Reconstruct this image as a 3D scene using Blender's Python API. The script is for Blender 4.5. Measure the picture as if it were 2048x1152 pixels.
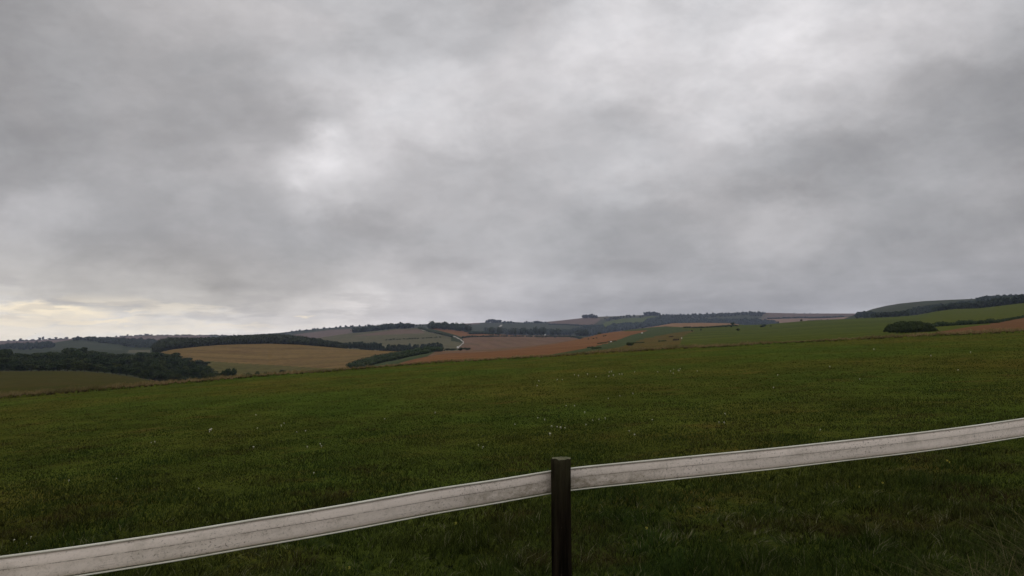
import bpy, math, random
import numpy as np
from mathutils import Vector
R = math.radians
rng = np.random.default_rng(7)
random.seed(7)
scene = bpy.context.scene
for o in list(bpy.data.objects):
    bpy.data.objects.remove(o)
COL = scene.collection

# ------------------------------------------------------------------ camera
F = 1607.0            # focal length in photograph pixels (2048 wide)
HORIZ = 684.0         # row of the eye-level horizon
TH = math.atan((HORIZ - 576.0) / F)
cam_d = bpy.data.cameras.new('camera')
cam = bpy.data.objects.new('camera', cam_d)
COL.objects.link(cam)
cam_d.sensor_width = 36.0
cam_d.lens = 36.0 * F / 2048.0
cam_d.clip_start = 0.05
cam_d.clip_end = 30000
cam.location = (0, 0, 0)
cam.rotation_euler = (math.pi / 2 + TH, 0, 0)
scene.camera = cam

def ue(px, py):
    """photograph pixel -> (x/y, z/y) of its sight line"""
    X = (np.asarray(px, float) - 1024.0) / F
    Y = (576.0 - np.asarray(py, float)) / F
    dy = math.cos(TH) - Y * math.sin(TH)
    return X / dy, (math.sin(TH) + Y * math.cos(TH)) / dy

def pp(u, e):
    """(x/y, z/y) -> photograph pixel"""
    u = np.asarray(u, float); e = np.asarray(e, float)
    w = math.cos(TH) + e * math.sin(TH)
    return 1024 + F * u / w, 576 - F * (e * math.cos(TH) - math.sin(TH)) / w

# ------------------------------------------------------------------ sun, exposure
SUN_EL, SUN_AZ = 32.0, -28.0      # degrees; azimuth from +Y towards +X
sd = bpy.data.lights.new('sun', 'SUN')
sd.energy = 0.5; sd.angle = R(50); sd.color = (1.0, 0.95, 0.88)
sun = bpy.data.objects.new('sun', sd); COL.objects.link(sun)
dirv = Vector((math.sin(R(SUN_AZ)) * math.cos(R(SUN_EL)), math.cos(R(SUN_AZ)) * math.cos(R(SUN_EL)), math.sin(R(SUN_EL))))
sun.rotation_euler = (-dirv).to_track_quat('-Z', 'Y').to_euler()
scene.view_settings.view_transform = 'Standard'
scene.view_settings.look = 'None'
scene.view_settings.exposure = 0
scene.view_settings.gamma = 1
scene.cycles.max_bounces = 6
scene.cycles.diffuse_bounces = 3
scene.cycles.volume_bounces = 0

# ------------------------------------------------------------------ world: overcast sky
def s2l(c):
    c = c / 255.0
    return c / 12.92 if c <= 0.04045 else ((c + 0.055) / 1.055) ** 2.4

world = bpy.data.worlds.new('World'); scene.world = world
world.use_nodes = True
nt = world.node_tree; N = nt.nodes; L = nt.links
N.clear()
def node(tp, **kw):
    n = N.new(tp)
    for k, v in kw.items():
        setattr(n, k, v)
    return n
def mth(op, a, b=None, c=None):
    n = node('ShaderNodeMath', operation=op)
    for i, v in enumerate((a, b, c)):
        if v is None: continue
        if isinstance(v, (int, float)): n.inputs[i].default_value = v
        else: L.new(v, n.inputs[i])
    return n.outputs[0]
def smooth(v, a, b, c=0.0, d=1.0, kind='SMOOTHSTEP'):
    n = node('ShaderNodeMapRange', interpolation_type=kind)
    L.new(v, n.inputs[0])
    for i, q in enumerate((a, b, c, d)): n.inputs[i + 1].default_value = q
    return n.outputs[0]
def mixc(f, a, b):
    n = node('ShaderNodeMix', data_type='RGBA')
    for i, v in ((0, f), (6, a), (7, b)):
        if isinstance(v, (int, float)): n.inputs[i].default_value = v
        elif isinstance(v, tuple): n.inputs[i].default_value = v + (1,) if len(v) == 3 else v
        else: L.new(v, n.inputs[i])
    return n.outputs[2]
tc = node('ShaderNodeTexCoord')
sep = node('ShaderNodeSeparateXYZ'); L.new(tc.outputs['Generated'], sep.inputs[0])
az0 = mth('ARCTAN2', sep.outputs[0], sep.outputs[1])
el0 = mth('ARCSINE', sep.outputs[2])
# cloud-deck coordinates: the direction laid onto a flat cloud base overhead
zz = mth('ADD', mth('MAXIMUM', sep.outputs[2], 0.0), 0.10)
cb = node('ShaderNodeCombineXYZ')
L.new(mth('DIVIDE', sep.outputs[0], zz), cb.inputs[0]); L.new(mth('DIVIDE', sep.outputs[1], zz), cb.inputs[1])
def noise(vec, scale, detail=6, rough=0.55, off=(0, 0, 0), sc=(1, 1, 1), dist=0.0, rot=0.0):
    m = node('ShaderNodeMapping'); L.new(vec, m.inputs[0]); m.inputs['Rotation'].default_value = (0, 0, R(rot))
    m.inputs['Location'].default_value = off; m.inputs['Scale'].default_value = sc
    n = node('ShaderNodeTexNoise'); L.new(m.outputs[0], n.inputs['Vector'])
    n.inputs['Scale'].default_value = scale; n.inputs['Detail'].default_value = detail
    n.inputs['Roughness'].default_value = rough; n.inputs['Distortion'].default_value = dist
    return n.outputs
deck = cb.outputs[0]
cae = node('ShaderNodeCombineXYZ'); L.new(az0, cae.inputs[0]); L.new(el0, cae.inputs[1]); L.new(mth('MULTIPLY', sep.outputs[1], .8), cae.inputs[2])
AE = cae.outputs[0]      # compass angle and height angle
w1 = noise(AE, 8.0, 8, 0.6, sc=(.8, 1.25, 1), off=(3.1, 0, 1.2), rot=-24)['Color']
sw = node('ShaderNodeSeparateColor'); L.new(w1, sw.inputs[0])
lowel = smooth(el0, 0.0, 0.16, 0.35, 1.0)
az = mth('ADD', az0, mth('MULTIPLY', mth('SUBTRACT', sw.outputs[0], 0.5), 0.13))
el = mth('ADD', el0, mth('MULTIPLY', mth('MULTIPLY', mth('SUBTRACT', sw.outputs[1], 0.5), 0.11), lowel))
ROWS = [
 (-420, [(0,185),(1024,196),(2048,190)]),
 (-60, [(-300,150),(0,156),(128,170),(384,182),(640,193),(896,194),(1000,180),(1090,184),(1250,214),(1400,212),(1650,215),(1850,210),(2048,196),(2400,180)]),
 (20, [(-300,148),(0,153),(128,167),(384,179),(640,190),(896,194),(945,186),(1040,183),(1150,212),(1260,219),(1330,207),(1420,214),(1650,218),(1800,212),(1920,204),(2048,192),(2400,180)]),
 (85, [(-300,146),(0,151),(128,164),(384,176),(560,183),(768,190),(880,194),(950,188),(1040,203),(1152,216),(1270,221),(1335,207),(1420,216),(1550,231),(1664,221),(1792,210),(1920,199),(2048,184),(2400,175)]),
 (165, [(-300,146),(0,149),(128,162),(300,168),(470,166),(545,174),(600,191),(700,198),(790,208),(870,212),(960,204),(1060,210),(1170,212),(1290,209),(1400,212),(1536,224),(1664,213),(1792,202),(1920,188),(2048,173),(2400,165)]),
 (245, [(-300,145),(0,147),(128,160),(300,166),(430,163),(560,166),(640,184),(720,213),(800,219),(880,212),(960,200),(1060,192),(1170,186),(1280,187),(1390,216),(1470,220),(1550,206),(1664,188),(1792,176),(1920,164),(2048,152),(2400,150)]),
 (325, [(-300,145),(0,148),(100,152),(190,163),(260,158),(380,163),(510,174),(580,206),(622,238),(665,214),(740,200),(830,188),(940,182),(1060,184),(1160,190),(1250,206),(1330,203),(1420,194),(1536,178),(1640,160),(1740,155),(1850,162),(1920,172),(2048,152),(2400,150)]),
 (395, [(-300,155),(0,158),(100,164),(200,172),(300,172),(420,172),(520,178),(600,202),(680,198),(760,190),(880,180),(1000,180),(1100,193),(1200,194),(1300,186),(1410,175),(1520,160),(1600,158),(1700,168),(1850,176),(1940,176),(2048,162),(2400,155)]),
 (455, [(-300,165),(0,180),(80,191),(160,182),(250,168),(384,168),(480,172),(560,176),(640,170),(740,166),(850,174),(1000,184),(1080,185),(1180,172),(1260,164),(1360,166),(1470,180),(1560,184),(1660,180),(1760,170),(1880,168),(1980,156),(2048,148),(2400,150)]),
 (515, [(-300,170),(0,184),(90,178),(180,165),(280,160),(400,158),(470,157),(560,175),(660,178),(760,186),(830,172),(900,176),(1000,188),(1080,180),(1200,163),(1290,160),(1400,172),(1500,184),(1600,182),(1720,162),(1840,154),(1940,160),(2048,168),(2400,160)]),
 (565, [(-300,185),(0,194),(90,180),(190,178),(280,184),(350,192),(400,164),(450,153),(510,168),(600,186),(700,188),(800,194),(900,201),(1000,200),(1090,190),(1180,186),(1280,180),(1380,172),(1480,170),(1580,168),(1700,172),(1820,168),(1920,172),(2048,160),(2400,160)]),
 (605, [(-300,205),(0,204),(128,196),(256,200),(384,196),(450,188),(520,198),(640,208),(768,216),(860,206),(950,190),(1060,184),(1180,176),(1300,165),(1450,166),(1600,166),(1750,172),(1900,170),(2048,162),(2400,160)]),
 (638, [(-300,225),(0,226),(128,232),(256,228),(400,230),(520,224),(600,212),(680,222),(780,232),(860,226),(930,210),(1060,192),(1180,182),(1300,168),(1450,168),(1600,178),(1700,196),(1800,190),(1950,176),(2048,170),(2400,165)]),
 (672, [(-300,246),(0,248),(300,248),(560,244),(700,238),(860,228),(1000,204),(1200,180),(1450,180),(1650,195),(1750,200),(2048,180)]),
]
AZR = R(46)
prev = None; prevel = None
for py, pts in reversed(ROWS):      # from the horizon upwards
    rp = node('ShaderNodeValToRGB'); cr = rp.color_ramp; cr.interpolation = 'B_SPLINE' if len(pts) > 4 else 'EASE'
    L.new(smooth(az, -AZR, AZR, 0, 1, 'LINEAR'), rp.inputs[0])
    _, eh = ue(1024, py)
    for i, (px, v) in enumerate(pts):
        u_, e_ = ue(px, py)
        pos = (math.atan(float(u_)) + AZR) / (2 * AZR)
        g = s2l(v)
        elt = cr.elements[i] if i < 2 else cr.elements.new(min(1, max(0, pos)))
        elt.position = min(1, max(0, pos)); elt.color = (g, g, g, 1)
    elv = math.atan(float(eh))
    if prev is None:
        prev = rp.outputs[0]
    else:
        prev = mixc(smooth(el, prevel, elv), prev, rp.outputs[0])
    prevel = elv
lum = prev
# mottling of the cloud base in perspective
n1 = noise(deck, 1.3, 10, 0.62, off=(4.2, 1.7, 0), sc=(1, 1.0, 1), dist=0.4)['Fac']
n2 = noise(AE, 13, 9, 0.60, sc=(.75, 1.35, 1), off=(0.3, 0, 0), dist=0.25, rot=-26)['Fac']
n3 = noise(AE, 5.0, 8, 0.58, sc=(.8, 1.3, 1), off=(7.3, 2, 0), dist=0.4, rot=-30)['Fac']
n4 = noise(AE, 34, 6, 0.6, sc=(.8, 1.5, 1), off=(1.3, 5, 0), rot=-15)['Fac']
lowamp = smooth(el0, R(2), R(10), 1.0, 0.0)
mott = mth('MULTIPLY', mth('MULTIPLY', mth('POWER', smooth(n1, 0.30, 0.70, 0.93, 1.07), lowamp), smooth(n2, 0.38, 0.62, 0.945, 1.055)), mth('MULTIPLY', smooth(n3, 0.30, 0.70, 0.95, 1.05), smooth(n4, 0.36, 0.64, 0.97, 1.03)))
# tint
left = smooth(az, R(-26), R(2), 1, 0)
low = smooth(el0, R(0.5), R(8), 1, 0)
tint_hi = mixc(smooth(n3, 0.35, 0.65), (0.995, 0.985, 1.01), (1.015, 0.985, 1.0))
tint_low = mixc(left, (0.975, 0.965, 1.01), (1.04, 0.985, 0.89))
tint_mid = mixc(smooth(az, R(-20), R(12), 1, 0), tint_low, mixc(left, (1.03, 0.965, 0.97), (1.04, 0.985, 0.89)))
tint = mixc(low, tint_hi, tint_mid)
cm = node('ShaderNodeMix', data_type='RGBA', blend_type='MULTIPLY'); cm.inputs[0].default_value = 1
L.new(lum, cm.inputs[6]); L.new(tint, cm.inputs[7])
cm2 = node('ShaderNodeVectorMath', operation='SCALE'); L.new(cm.outputs[2], cm2.inputs[0]); L.new(mott, cm2.inputs['Scale'])
# thin openings in the deck low on the left
nb = noise(tc.outputs['Generated'], 9.0, 5, 0.55, sc=(1, 1, 5.5), off=(1.25, 0.0, 0.55))['Fac']
band = mth('MULTIPLY', smooth(el0, R(0.4), R(1.3)), smooth(el0, R(2.4), R(3.2), 1, 0))
leftm = smooth(az0, R(-24), R(-8), 1, 0)
gap = mth('MULTIPLY', mth('MULTIPLY', smooth(nb, 0.50, 0.60), band), mth('MULTIPLY', leftm, 0.35))
azg = mth('ADD', az0, mth('MULTIPLY', mth('SUBTRACT', nb, 0.5), 0.30))
elg = mth('ADD', el0, mth('MULTIPLY', mth('SUBTRACT', noise(tc.outputs['Generated'], 22.0, 6, 0.6, sc=(1, 1, 3.0), off=(5, 0.0, 0.55))['Fac'], 0.5), 0.035))
for (gx, gy, rx, ry, am) in [(50, 628, 95, 12, 1.0), (10, 648, 60, 12, .8), (95, 640, 50, 8, .7), (190, 646, 85, 7, .9), (265, 642, 40, 4, .5), (430, 650, 90, 5, .35), (250, 661, 220, 7, .35), (592, 634, 20, 3.0, .6), (290, 628, 30, 3, .5), (60, 664, 200, 9, .4)]:
    gu, ge = ue(gx, gy); ga, gel = math.atan(float(gu)), math.atan(float(ge))
    qx = mth('DIVIDE', mth('SUBTRACT', azg, ga), rx / F * 1.6); qy = mth('DIVIDE', mth('SUBTRACT', elg, gel), ry / F * 1.6)
    dd_ = mth('SQRT', mth('ADD', mth('MULTIPLY', qx, qx), mth('MULTIPLY', qy, qy)))
    gap = mth('MAXIMUM', gap, mth('MULTIPLY', smooth(dd_, 0.25, 1.0, 1, 0), am))
cloud = mixc(mth('MULTIPLY', gap, 0.92), cm2.outputs[0], (1.22, 1.06, 0.78))
nb2 = noise(tc.outputs['Generated'], 14.0, 5, 0.55, sc=(1, 1, 6), off=(0.2, 0.4, 0.13))['Fac']
gry = mth('MULTIPLY', mth('MULTIPLY', smooth(nb2, 0.50, 0.62), smooth(el0, R(0.9), R(1.8))), mth('MULTIPLY', smooth(el0, R(3.4), R(4.8), 1, 0), smooth(az0, R(-14), R(-2), 1, 0)))
cloud = mixc(mth('MULTIPLY', gry, 0.35), cloud, (0.41, 0.39, 0.385))
sky = node('ShaderNodeTexSky'); sky.sky_type = 'NISHITA'; sky.sun_disc = False
sky.sun_elevation = R(SUN_EL); sky.sun_rotation = R(SUN_AZ)
skd = node('ShaderNodeVectorMath', operation='SCALE'); L.new(sky.outputs[0], skd.inputs[0]); skd.inputs['Scale'].default_value = 0.08
back = smooth(sep.outputs[1], -0.55, 0.15, 1.75, 1.0)       # unseen sky behind the viewer, brightened to throw more light on the rail
topb = smooth(sep.outputs[2], 0.45, 0.9, 1.0, 1.2)  # overhead sky above the view, brightened as well for added light
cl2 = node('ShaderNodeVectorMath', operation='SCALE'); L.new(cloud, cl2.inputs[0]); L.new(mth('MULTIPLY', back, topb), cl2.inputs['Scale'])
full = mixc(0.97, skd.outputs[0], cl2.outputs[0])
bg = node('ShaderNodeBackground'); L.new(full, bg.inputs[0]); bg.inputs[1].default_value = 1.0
wo = node('ShaderNodeOutputWorld'); L.new(bg.outputs[0], wo.inputs[0])
world.cycles.sampling_method = 'MANUAL'; world.cycles.sample_map_resolution = 512

# ------------------------------------------------------------------ helpers
def tag(o, label=None, cat=None, group=None, kind=None):
    if label: o['label'] = label
    if cat: o['category'] = cat
    if group: o['group'] = group
    if kind: o['kind'] = kind
    return o

def mesh_np(name, V, Fc, mat=None, attrs=None, smooth_sh=False, uv=None):
    """V (n,3); Fc (m,3) or (m,4)"""
    V = np.ascontiguousarray(V, np.float32); Fc = np.ascontiguousarray(Fc, np.int32)
    me = bpy.data.meshes.new(name)
    k = Fc.shape[1]
    me.vertices.add(len(V)); me.vertices.foreach_set('co', V.ravel())
    me.loops.add(Fc.size); me.loops.foreach_set('vertex_index', Fc.ravel())
    me.polygons.add(len(Fc))
    me.polygons.foreach_set('loop_start', np.arange(0, Fc.size, k, dtype=np.int32))
    me.polygons.foreach_set('loop_total', np.full(len(Fc), k, np.int32))
    if smooth_sh: me.polygons.foreach_set('use_smooth', np.ones(len(Fc), bool))
    for an, av in (attrs or {}).items():
        a = me.attributes.new(an, 'FLOAT', 'POINT'); a.data.foreach_set('value', np.ascontiguousarray(av, np.float32))
    if uv is not None:
        ul = me.uv_layers.new(name='UVMap'); ul.data.foreach_set('uv', np.ascontiguousarray(uv[Fc.ravel()], np.float32).ravel())
    me.update(calc_edges=True)
    if mat: me.materials.append(mat)
    return me

def link(name, me, parent=None, loc=None):
    o = bpy.data.objects.new(name, me); COL.objects.link(o)
    if parent: o.parent = parent
    if loc is not None: o.location = loc
    return o

def empty(name, loc, rz=0.0):
    o = bpy.data.objects.new(name, None); COL.objects.link(o)
    o.location = loc; o.rotation_euler = (0, 0, rz); o.empty_display_size = 0.2
    return o

class MT:
    """small material builder"""
    def __init__(s, name, rough=0.95, spec=0.0):
        s.m = bpy.data.materials.new(name); s.m.use_nodes = True
        s.t = s.m.node_tree; s.n = s.t.nodes; s.l = s.t.links
        s.b = s.n['Principled BSDF']; s.b.inputs['Roughness'].default_value = rough
        s.b.inputs['Specular IOR Level'].default_value = spec
        s.geo = None
    def pos(s):
        if not s.geo: s.geo = s.n.new('ShaderNodeNewGeometry')
        return s.geo.outputs['Position']
    def noise(s, scale, detail=4, rough=0.6, sc=(1, 1, 1), vec=None, off=(0, 0, 0)):
        m = s.n.new('ShaderNodeMapping'); m.inputs['Scale'].default_value = sc; m.inputs['Location'].default_value = off
        s.l.new(vec if vec is not None else s.pos(), m.inputs[0])
        n = s.n.new('ShaderNodeTexNoise'); s.l.new(m.outputs[0], n.inputs['Vector'])
        n.inputs['Scale'].default_value = scale; n.inputs['Detail'].default_value = detail; n.inputs['Roughness'].default_value = rough
        return n.outputs['Fac']
    def rng(s, v, a, b, c=0, d=1):
        n = s.n.new('ShaderNodeMapRange'); s.l.new(v, n.inputs[0])
        for i, q in enumerate((a, b, c, d)): n.inputs[i + 1].default_value = q
        return n.outputs[0]
    def mix(s, f, a, b, blend='MIX'):
        n = s.n.new('ShaderNodeMix'); n.data_type = 'RGBA'; n.blend_type = blend
        for i, v in ((0, f), (6, a), (7, b)):
            if isinstance(v, (int, float)): n.inputs[i].default_value = v
            elif isinstance(v, tuple): n.inputs[i].default_value = tuple(v) + (1,)
            else: s.l.new(v, n.inputs[i])
        return n.outputs[2]
    def mul(s, a, b, op='MULTIPLY'):
        n = s.n.new('ShaderNodeMath'); n.operation = op
        for i, v in enumerate((a, b)):
            if isinstance(v, (int, float)): n.inputs[i].default_value = v
            else: s.l.new(v, n.inputs[i])
        return n.outputs[0]
    def attr(s, name):
        n = s.n.new('ShaderNodeAttribute'); n.attribute_name = name; return n.outputs['Fac']
    def color(s, c):
        if isinstance(c, tuple): s.b.inputs['Base Color'].default_value = c + (1,)
        else: s.l.new(c, s.b.inputs['Base Color'])
        return s
    def bump(s, h, strength=0.5, dist=0.05):
        n = s.n.new('ShaderNodeBump'); s.l.new(h, n.inputs['Height']); n.inputs['Strength'].default_value = strength
        n.inputs['Distance'].default_value = dist; s.l.new(n.outputs[0], s.b.inputs['Normal'])
        return s

def field_mat(name, c1, c2, c3=None, scale=0.02, fine=0.6, streak=None, amt=1.0):
    """two or three earth colours mixed by world-space noise"""
    t = MT(name)
    big = t.noise(scale, 5, 0.65)
    col = t.mix(t.rng(big, 0.35, 0.65), c1, c2)
    if c3:
        col = t.mix(t.rng(t.noise(scale * 2.7, 5, 0.7, off=(31, 7, 0)), 0.5, 0.68), col, c3)
    fn = t.noise(fine, 6, 0.75)
    col = t.mix(1.0, col, t.mix(t.rng(fn, 0.3, 0.7), (1 - .28 * amt,) * 3, (1 + .28 * amt,) * 3), 'MULTIPLY')
    if streak:
        ang, freq, s_amt = streak
        mp = t.n.new('ShaderNodeMapping'); mp.inputs['Rotation'].default_value = (0, 0, R(ang)); t.l.new(t.pos(), mp.inputs[0])
        st = t.noise(freq, 3, 0.6, sc=(0.04, 1, 0.2), vec=mp.outputs[0])
        col = t.mix(1.0, col, t.mix(t.rng(st, 0.35, 0.65), (1 - s_amt,) * 3, (1 + s_amt,) * 3), 'MULTIPLY')
    t.color(col)
    return t.m

# ------------------------------------------------------------------ terrain profile
H0, GA, GB = 1.6, 0.06, -0.004    # meadow plane: z = -H0 + GA x + GB y
def poly_u(pts):
    a = np.array(pts, float)
    u, e = ue(a[:, 0], a[:, 1])
    return u, e
def lin(pts, conv=False):
    a = np.array(pts, float)
    return (a[:, 0] - 1024) / F / math.cos(TH), a[:, 1]
EDGE = poly_u([(-700, 858), (0, 798), (200, 782), (400, 765), (500, 755.5), (650, 745), (825, 730), (900, 725.6), (1000, 719.6), (1075, 716), (1150, 710.5), (1250, 704.5), (1325, 700), (1450, 694), (1600, 685.5), (1700, 681), (1848, 673.6), (2048, 665), (2750, 634)])
C1 = poly_u([(-700, 743), (0, 743), (120, 742.5), (170, 743.5), (220, 748), (265, 755), (310, 763), (400, 772), (450, 775), (600, 762), (700, 748), (780, 738), (850, 722), (900, 716), (1000, 709), (1100, 702), (1250, 690), (1450, 677), (1700, 664), (1850, 657), (2048, 645), (2750, 625)])
D1 = lin([(-700, 250), (310, 250), (600, 200), (850, 180), (1250, 280), (1450, 280), (1850, 210), (2048, 230), (2750, 250)])
K1 = lin([(330, 1), (430, 0), (800, 0), (850, 1)])
C2 = poly_u([(-700, 722), (0, 722), (250, 714), (300, 709), (345, 699), (400, 693), (440, 690), (480, 688.6), (540, 687.3), (600, 689.5), (650, 693.5), (700, 698), (760, 701.5), (820, 703.5), (870, 702), (943, 701), (1000, 697), (1060, 692), (1100, 687), (1160, 678), (1200, 668), (1250, 660.5), (1300, 654.5), (1345, 646.5), (1400, 645.5), (1460, 646.5), (1490, 650), (1530, 649), (1560, 646), (1620, 641), (1700, 637.5), (1760, 635), (1800, 633), (1840, 629.5), (1870, 623), (1910, 618), (1960, 616.5), (2048, 606), (2750, 590)])
D2 = lin([(-700, 560), (0, 560), (300, 600), (540, 700), (700, 650), (820, 520), (943, 480), (1060, 560), (1160, 650), (1350, 950), (1500, 850), (1700, 750), (2048, 650), (2750, 600)])
K2 = lin([(280, .6), (350, 0), (800, 0), (870, 1)])
C3 = poly_u([(-700, 692), (0, 692), (60, 690), (100, 687), (130, 681.5), (165, 677), (220, 677.5), (290, 680.5), (330, 684), (450, 688), (560, 683), (620, 678), (690, 668), (740, 663), (790, 657.5), (850, 655.5), (880, 657), (905, 659.5), (940, 664), (980, 668), (1020, 670), (1140, 671), (1240, 676), (1300, 680), (1600, 672), (1670, 645), (1705, 631), (1722, 626), (1745, 618), (1770, 612), (1800, 607), (1850, 602), (1900, 599.5), (1950, 597.5), (2048, 594), (2750, 584)])
D3 = lin([(-700, 1800), (300, 1800), (500, 1500), (690, 1450), (850, 1400), (1020, 1300), (1240, 1300), (1600, 1400), (1700, 1500), (2750, 1500)])
C4 = poly_u([(-700, 682), (0, 682), (60, 681), (150, 677), (170, 675.5), (230, 674), (300, 670.8), (400, 670.5), (480, 671), (560, 665.5), (600, 661), (650, 656.5), (700, 653), (730, 652), (780, 651), (830, 649), (870, 647.5), (920, 647.5), (970, 645), (1010, 643.5), (1050, 645), (1090, 644), (1120, 641), (1165, 636), (1195, 633.5), (1240, 632), (1290, 630), (1340, 630), (1400, 629), (1470, 626), (1510, 624.5), (1535, 625.5), (1600, 627), (1700, 627), (1730, 627), (2048, 627), (2750, 627)])
D4 = lin([(-700, 3000), (500, 2900), (850, 2700), (1100, 3000), (1700, 3000), (2750, 2900)])
CR = [(C1, D1, K1, 5.0), (C2, D2, K2, 7.0), (C3, D3, None, 7.0), (C4, D4, None, 9.0)]

def edge_d(u):
    return H0 / (GA * u + GB - np.interp(u, *EDGE))
def wob(u, d, s):
    return np.sin(u * 91 * s + d * .013) * .5 + np.sin(u * 233 * s + 1.3 + d * .021) * .3 + np.sin(u * 571 * s + 4) * .2
def bank(u):
    v = 0.13 + 0.03 * np.sin(u * 61 + 1) + 0.05 * np.sin(u * 311) + 0.06 * np.sin(u * 771 + 2) + .04 * np.sin(u * 1490)
    return np.clip(v, 0.02, 0.32)
NF = [30, 70, 60, 70]
def profile(u):
    """returns d,z arrays (rows, cols) and the row ranges of each hill"""
    u = np.atleast_1d(u).astype(float)
    de = edge_d(u); ee = np.interp(u, *EDGE)
    D = []; Z = []
    near = np.concatenate([np.linspace(0.6, 12, 40), np.geomspace(12.4, 1, 1)[:0]])
    for q in near:
        d = np.full_like(u, q); D.append(d); Z.append(-H0 + GA * u * d + GB * d)
    for t in np.linspace(0, 1, 41)[1:]:
        d = 1 / ((1 / 12.) * (1 - t) + t / de); D.append(d); Z.append(-H0 + GA * u * d + GB * d)
    r_near = len(D)
    b = bank(u)
    for dd, f in ((0.12, 0.75), (0.35, 0.95), (1.5, .75), (3.0, 0.3), (5.5, 0.0)):
        d = de + dd; D.append(d); Z.append(-H0 + GA * u * d + GB * d + b * f - (0.25 if dd > 5 else 0))
    r = [0, r_near, len(D)]
    d0 = D[-1]; e0 = Z[-1] / d0
    for k, (C, Dd, K, dip) in enumerate(CR):
        e1 = np.interp(u, *C); d1 = np.interp(u, *Dd)
        c = np.interp(u, *K) if K else np.zeros_like(u)
        c = c * (e1 > e0)
        fr = 0.3
        dm = d0 + fr * (d1 - d0)
        em = (np.minimum(e0, e1) - dip / F) * (1 - c) + (e0 + 0.42 * (e1 - e0)) * c
        for t in np.linspace(0, 1, 7)[1:-1]:
            s = t * t * (3 - 2 * t); s = s * (1 - c) + t * c
            D.append(d0 + (dm - d0) * t); Z.append((e0 + (em - e0) * s) * D[-1])
        for t in np.linspace(0, 1, NF[k]):
            s = 0.45 * t + 0.55 * math.sin(math.pi / 2 * t)
            d = dm + (d1 - dm) * t
            D.append(d); Z.append((em + (e1 - em) * s) * d)
        r.append(len(D))
        d0, e0 = d1, e1
    for t in np.linspace(0, 1, 8)[1:]:
        d = d0 + (4300 - d0) * t; D.append(d); Z.append((e0 - 0.022 * t ** .7) * d)
    r.append(len(D))
    return np.array(D), np.array(Z), r

def ground_at(px, py, layer):
    """point on hill `layer` (1..4) seen at photograph pixel"""
    u, e = ue(px, py); u = float(u); e = float(e)
    D, Z, r = profile(np.array([u]))
    a, b = r[layer + 1], r[layer + 2]
    d = D[a:b, 0]; E = np.maximum.accumulate(Z[a:b, 0] / d)
    E = E + np.arange(len(E)) * 1e-9
    dd = np.interp(e, E, d); z = np.interp(dd, D[:, 0], Z[:, 0])
    return Vector((u * dd, dd, z))
def z_at(u, d):
    D, Z, r = profile(np.array([u]))
    return float(np.interp(d, D[:, 0], Z[:, 0]))
def near_pt(px, py):
    u, e = ue(px, py); d = H0 / (GA * u + GB - e)
    return np.array([u * d, d, -H0 + GA * u * d + GB * d])

# ------------------------------------------------------------------ ground materials
M = {}
t = MT('meadow_turf')
patch = t.noise(0.11, 6, 0.6, sc=(1, .55, 1)); mid = t.noise(0.8, 5, 0.65); fin = t.noise(14, 5, 0.7)
c = t.mix(t.rng(patch, 0.38, 0.62), (0.056, 0.075, 0.0120), (0.086, 0.079, 0.0145))
c = t.mix(t.rng(mid, 0.52, 0.72), c, (0.090, 0.066, 0.016))
c = t.mix(t.rng(t.noise(0.05, 4, .6, off=(9, 3, 0)), 0.45, 0.62), c, (0.056, 0.083, 0.0125))
c = t.mix(1.0, c, t.mix(t.rng(fin, 0.3, 0.7), (.72,) * 3, (1.22,) * 3), 'MULTIPLY')
c = t.mix(1.0, c, t.mix(t.rng(t.noise(0.5, 6, 0.75, sc=(1, .5, 1), off=(4, 8, 0)), 0.35, 0.65), (.72,) * 3, (1.22,) * 3), 'MULTIPLY')
t.color(c); t.bump(t.noise(3, 8, 0.75), 0.8, 0.10); M['meadow'] = t.m
M['bank_soil'] = field_mat('bank_soil', (0.022, 0.015, 0.006), (0.045, 0.032, 0.011), scale=0.5, fine=4)
M['olive'] = field_mat('olive_pasture', (0.0575, 0.0517, 0.0160), (0.0460, 0.0461, 0.0129), (0.0650, 0.0493, 0.0182), scale=0.03, fine=0.5)
M['stubble'] = field_mat('stubble', (0.1560, 0.1025, 0.0405), (0.1378, 0.0975, 0.0405), (0.1274, 0.0825, 0.0345), scale=0.008, fine=0.25, streak=(8, 0.06, .16))
M['stubble_green'] = field_mat('greening_stubble', (0.0825, 0.0756, 0.0264), (0.0990, 0.0837, 0.0298), scale=0.02, fine=0.2, streak=(8, 0.06, .08))
M['rust'] = field_mat('rusty_stubble', (0.1700, 0.0828, 0.0390), (0.1530, 0.0778, 0.0372), (0.1836, 0.0972, 0.0420), scale=0.012, fine=0.3, streak=(35, 0.07, .12))
M['mauve'] = field_mat('mauve_stubble', (0.1537, 0.0952, 0.0588), (0.1425, 0.0870, 0.0532), (0.1237, 0.0884, 0.0493), scale=0.006, fine=0.12, streak=(80, 0.05, .12))
M['pasture'] = field_mat('hill_pasture', (0.0703, 0.0793, 0.0150), (0.0590, 0.0744, 0.0160), (0.0503, 0.0659, 0.0180), scale=0.010, fine=0.3, streak=(28, 0.11, .26))
M['pasture_right'] = field_mat('hill_pasture_short', (0.0728, 0.0810, 0.0160), (0.0650, 0.0780, 0.0160), scale=0.012, fine=0.3, streak=(28, 0.05, .05))
M['rough'] = field_mat('rough_grass', (0.0992, 0.0720, 0.0234), (0.0744, 0.0660, 0.0208), (0.1178, 0.0750, 0.0312), scale=0.03, fine=0.4)
M['teal'] = field_mat('root_crop', (0.0527, 0.0667, 0.0303), (0.0589, 0.0725, 0.0303), scale=0.02, fine=0.3, streak=(40, 0.1, .10))
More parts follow.
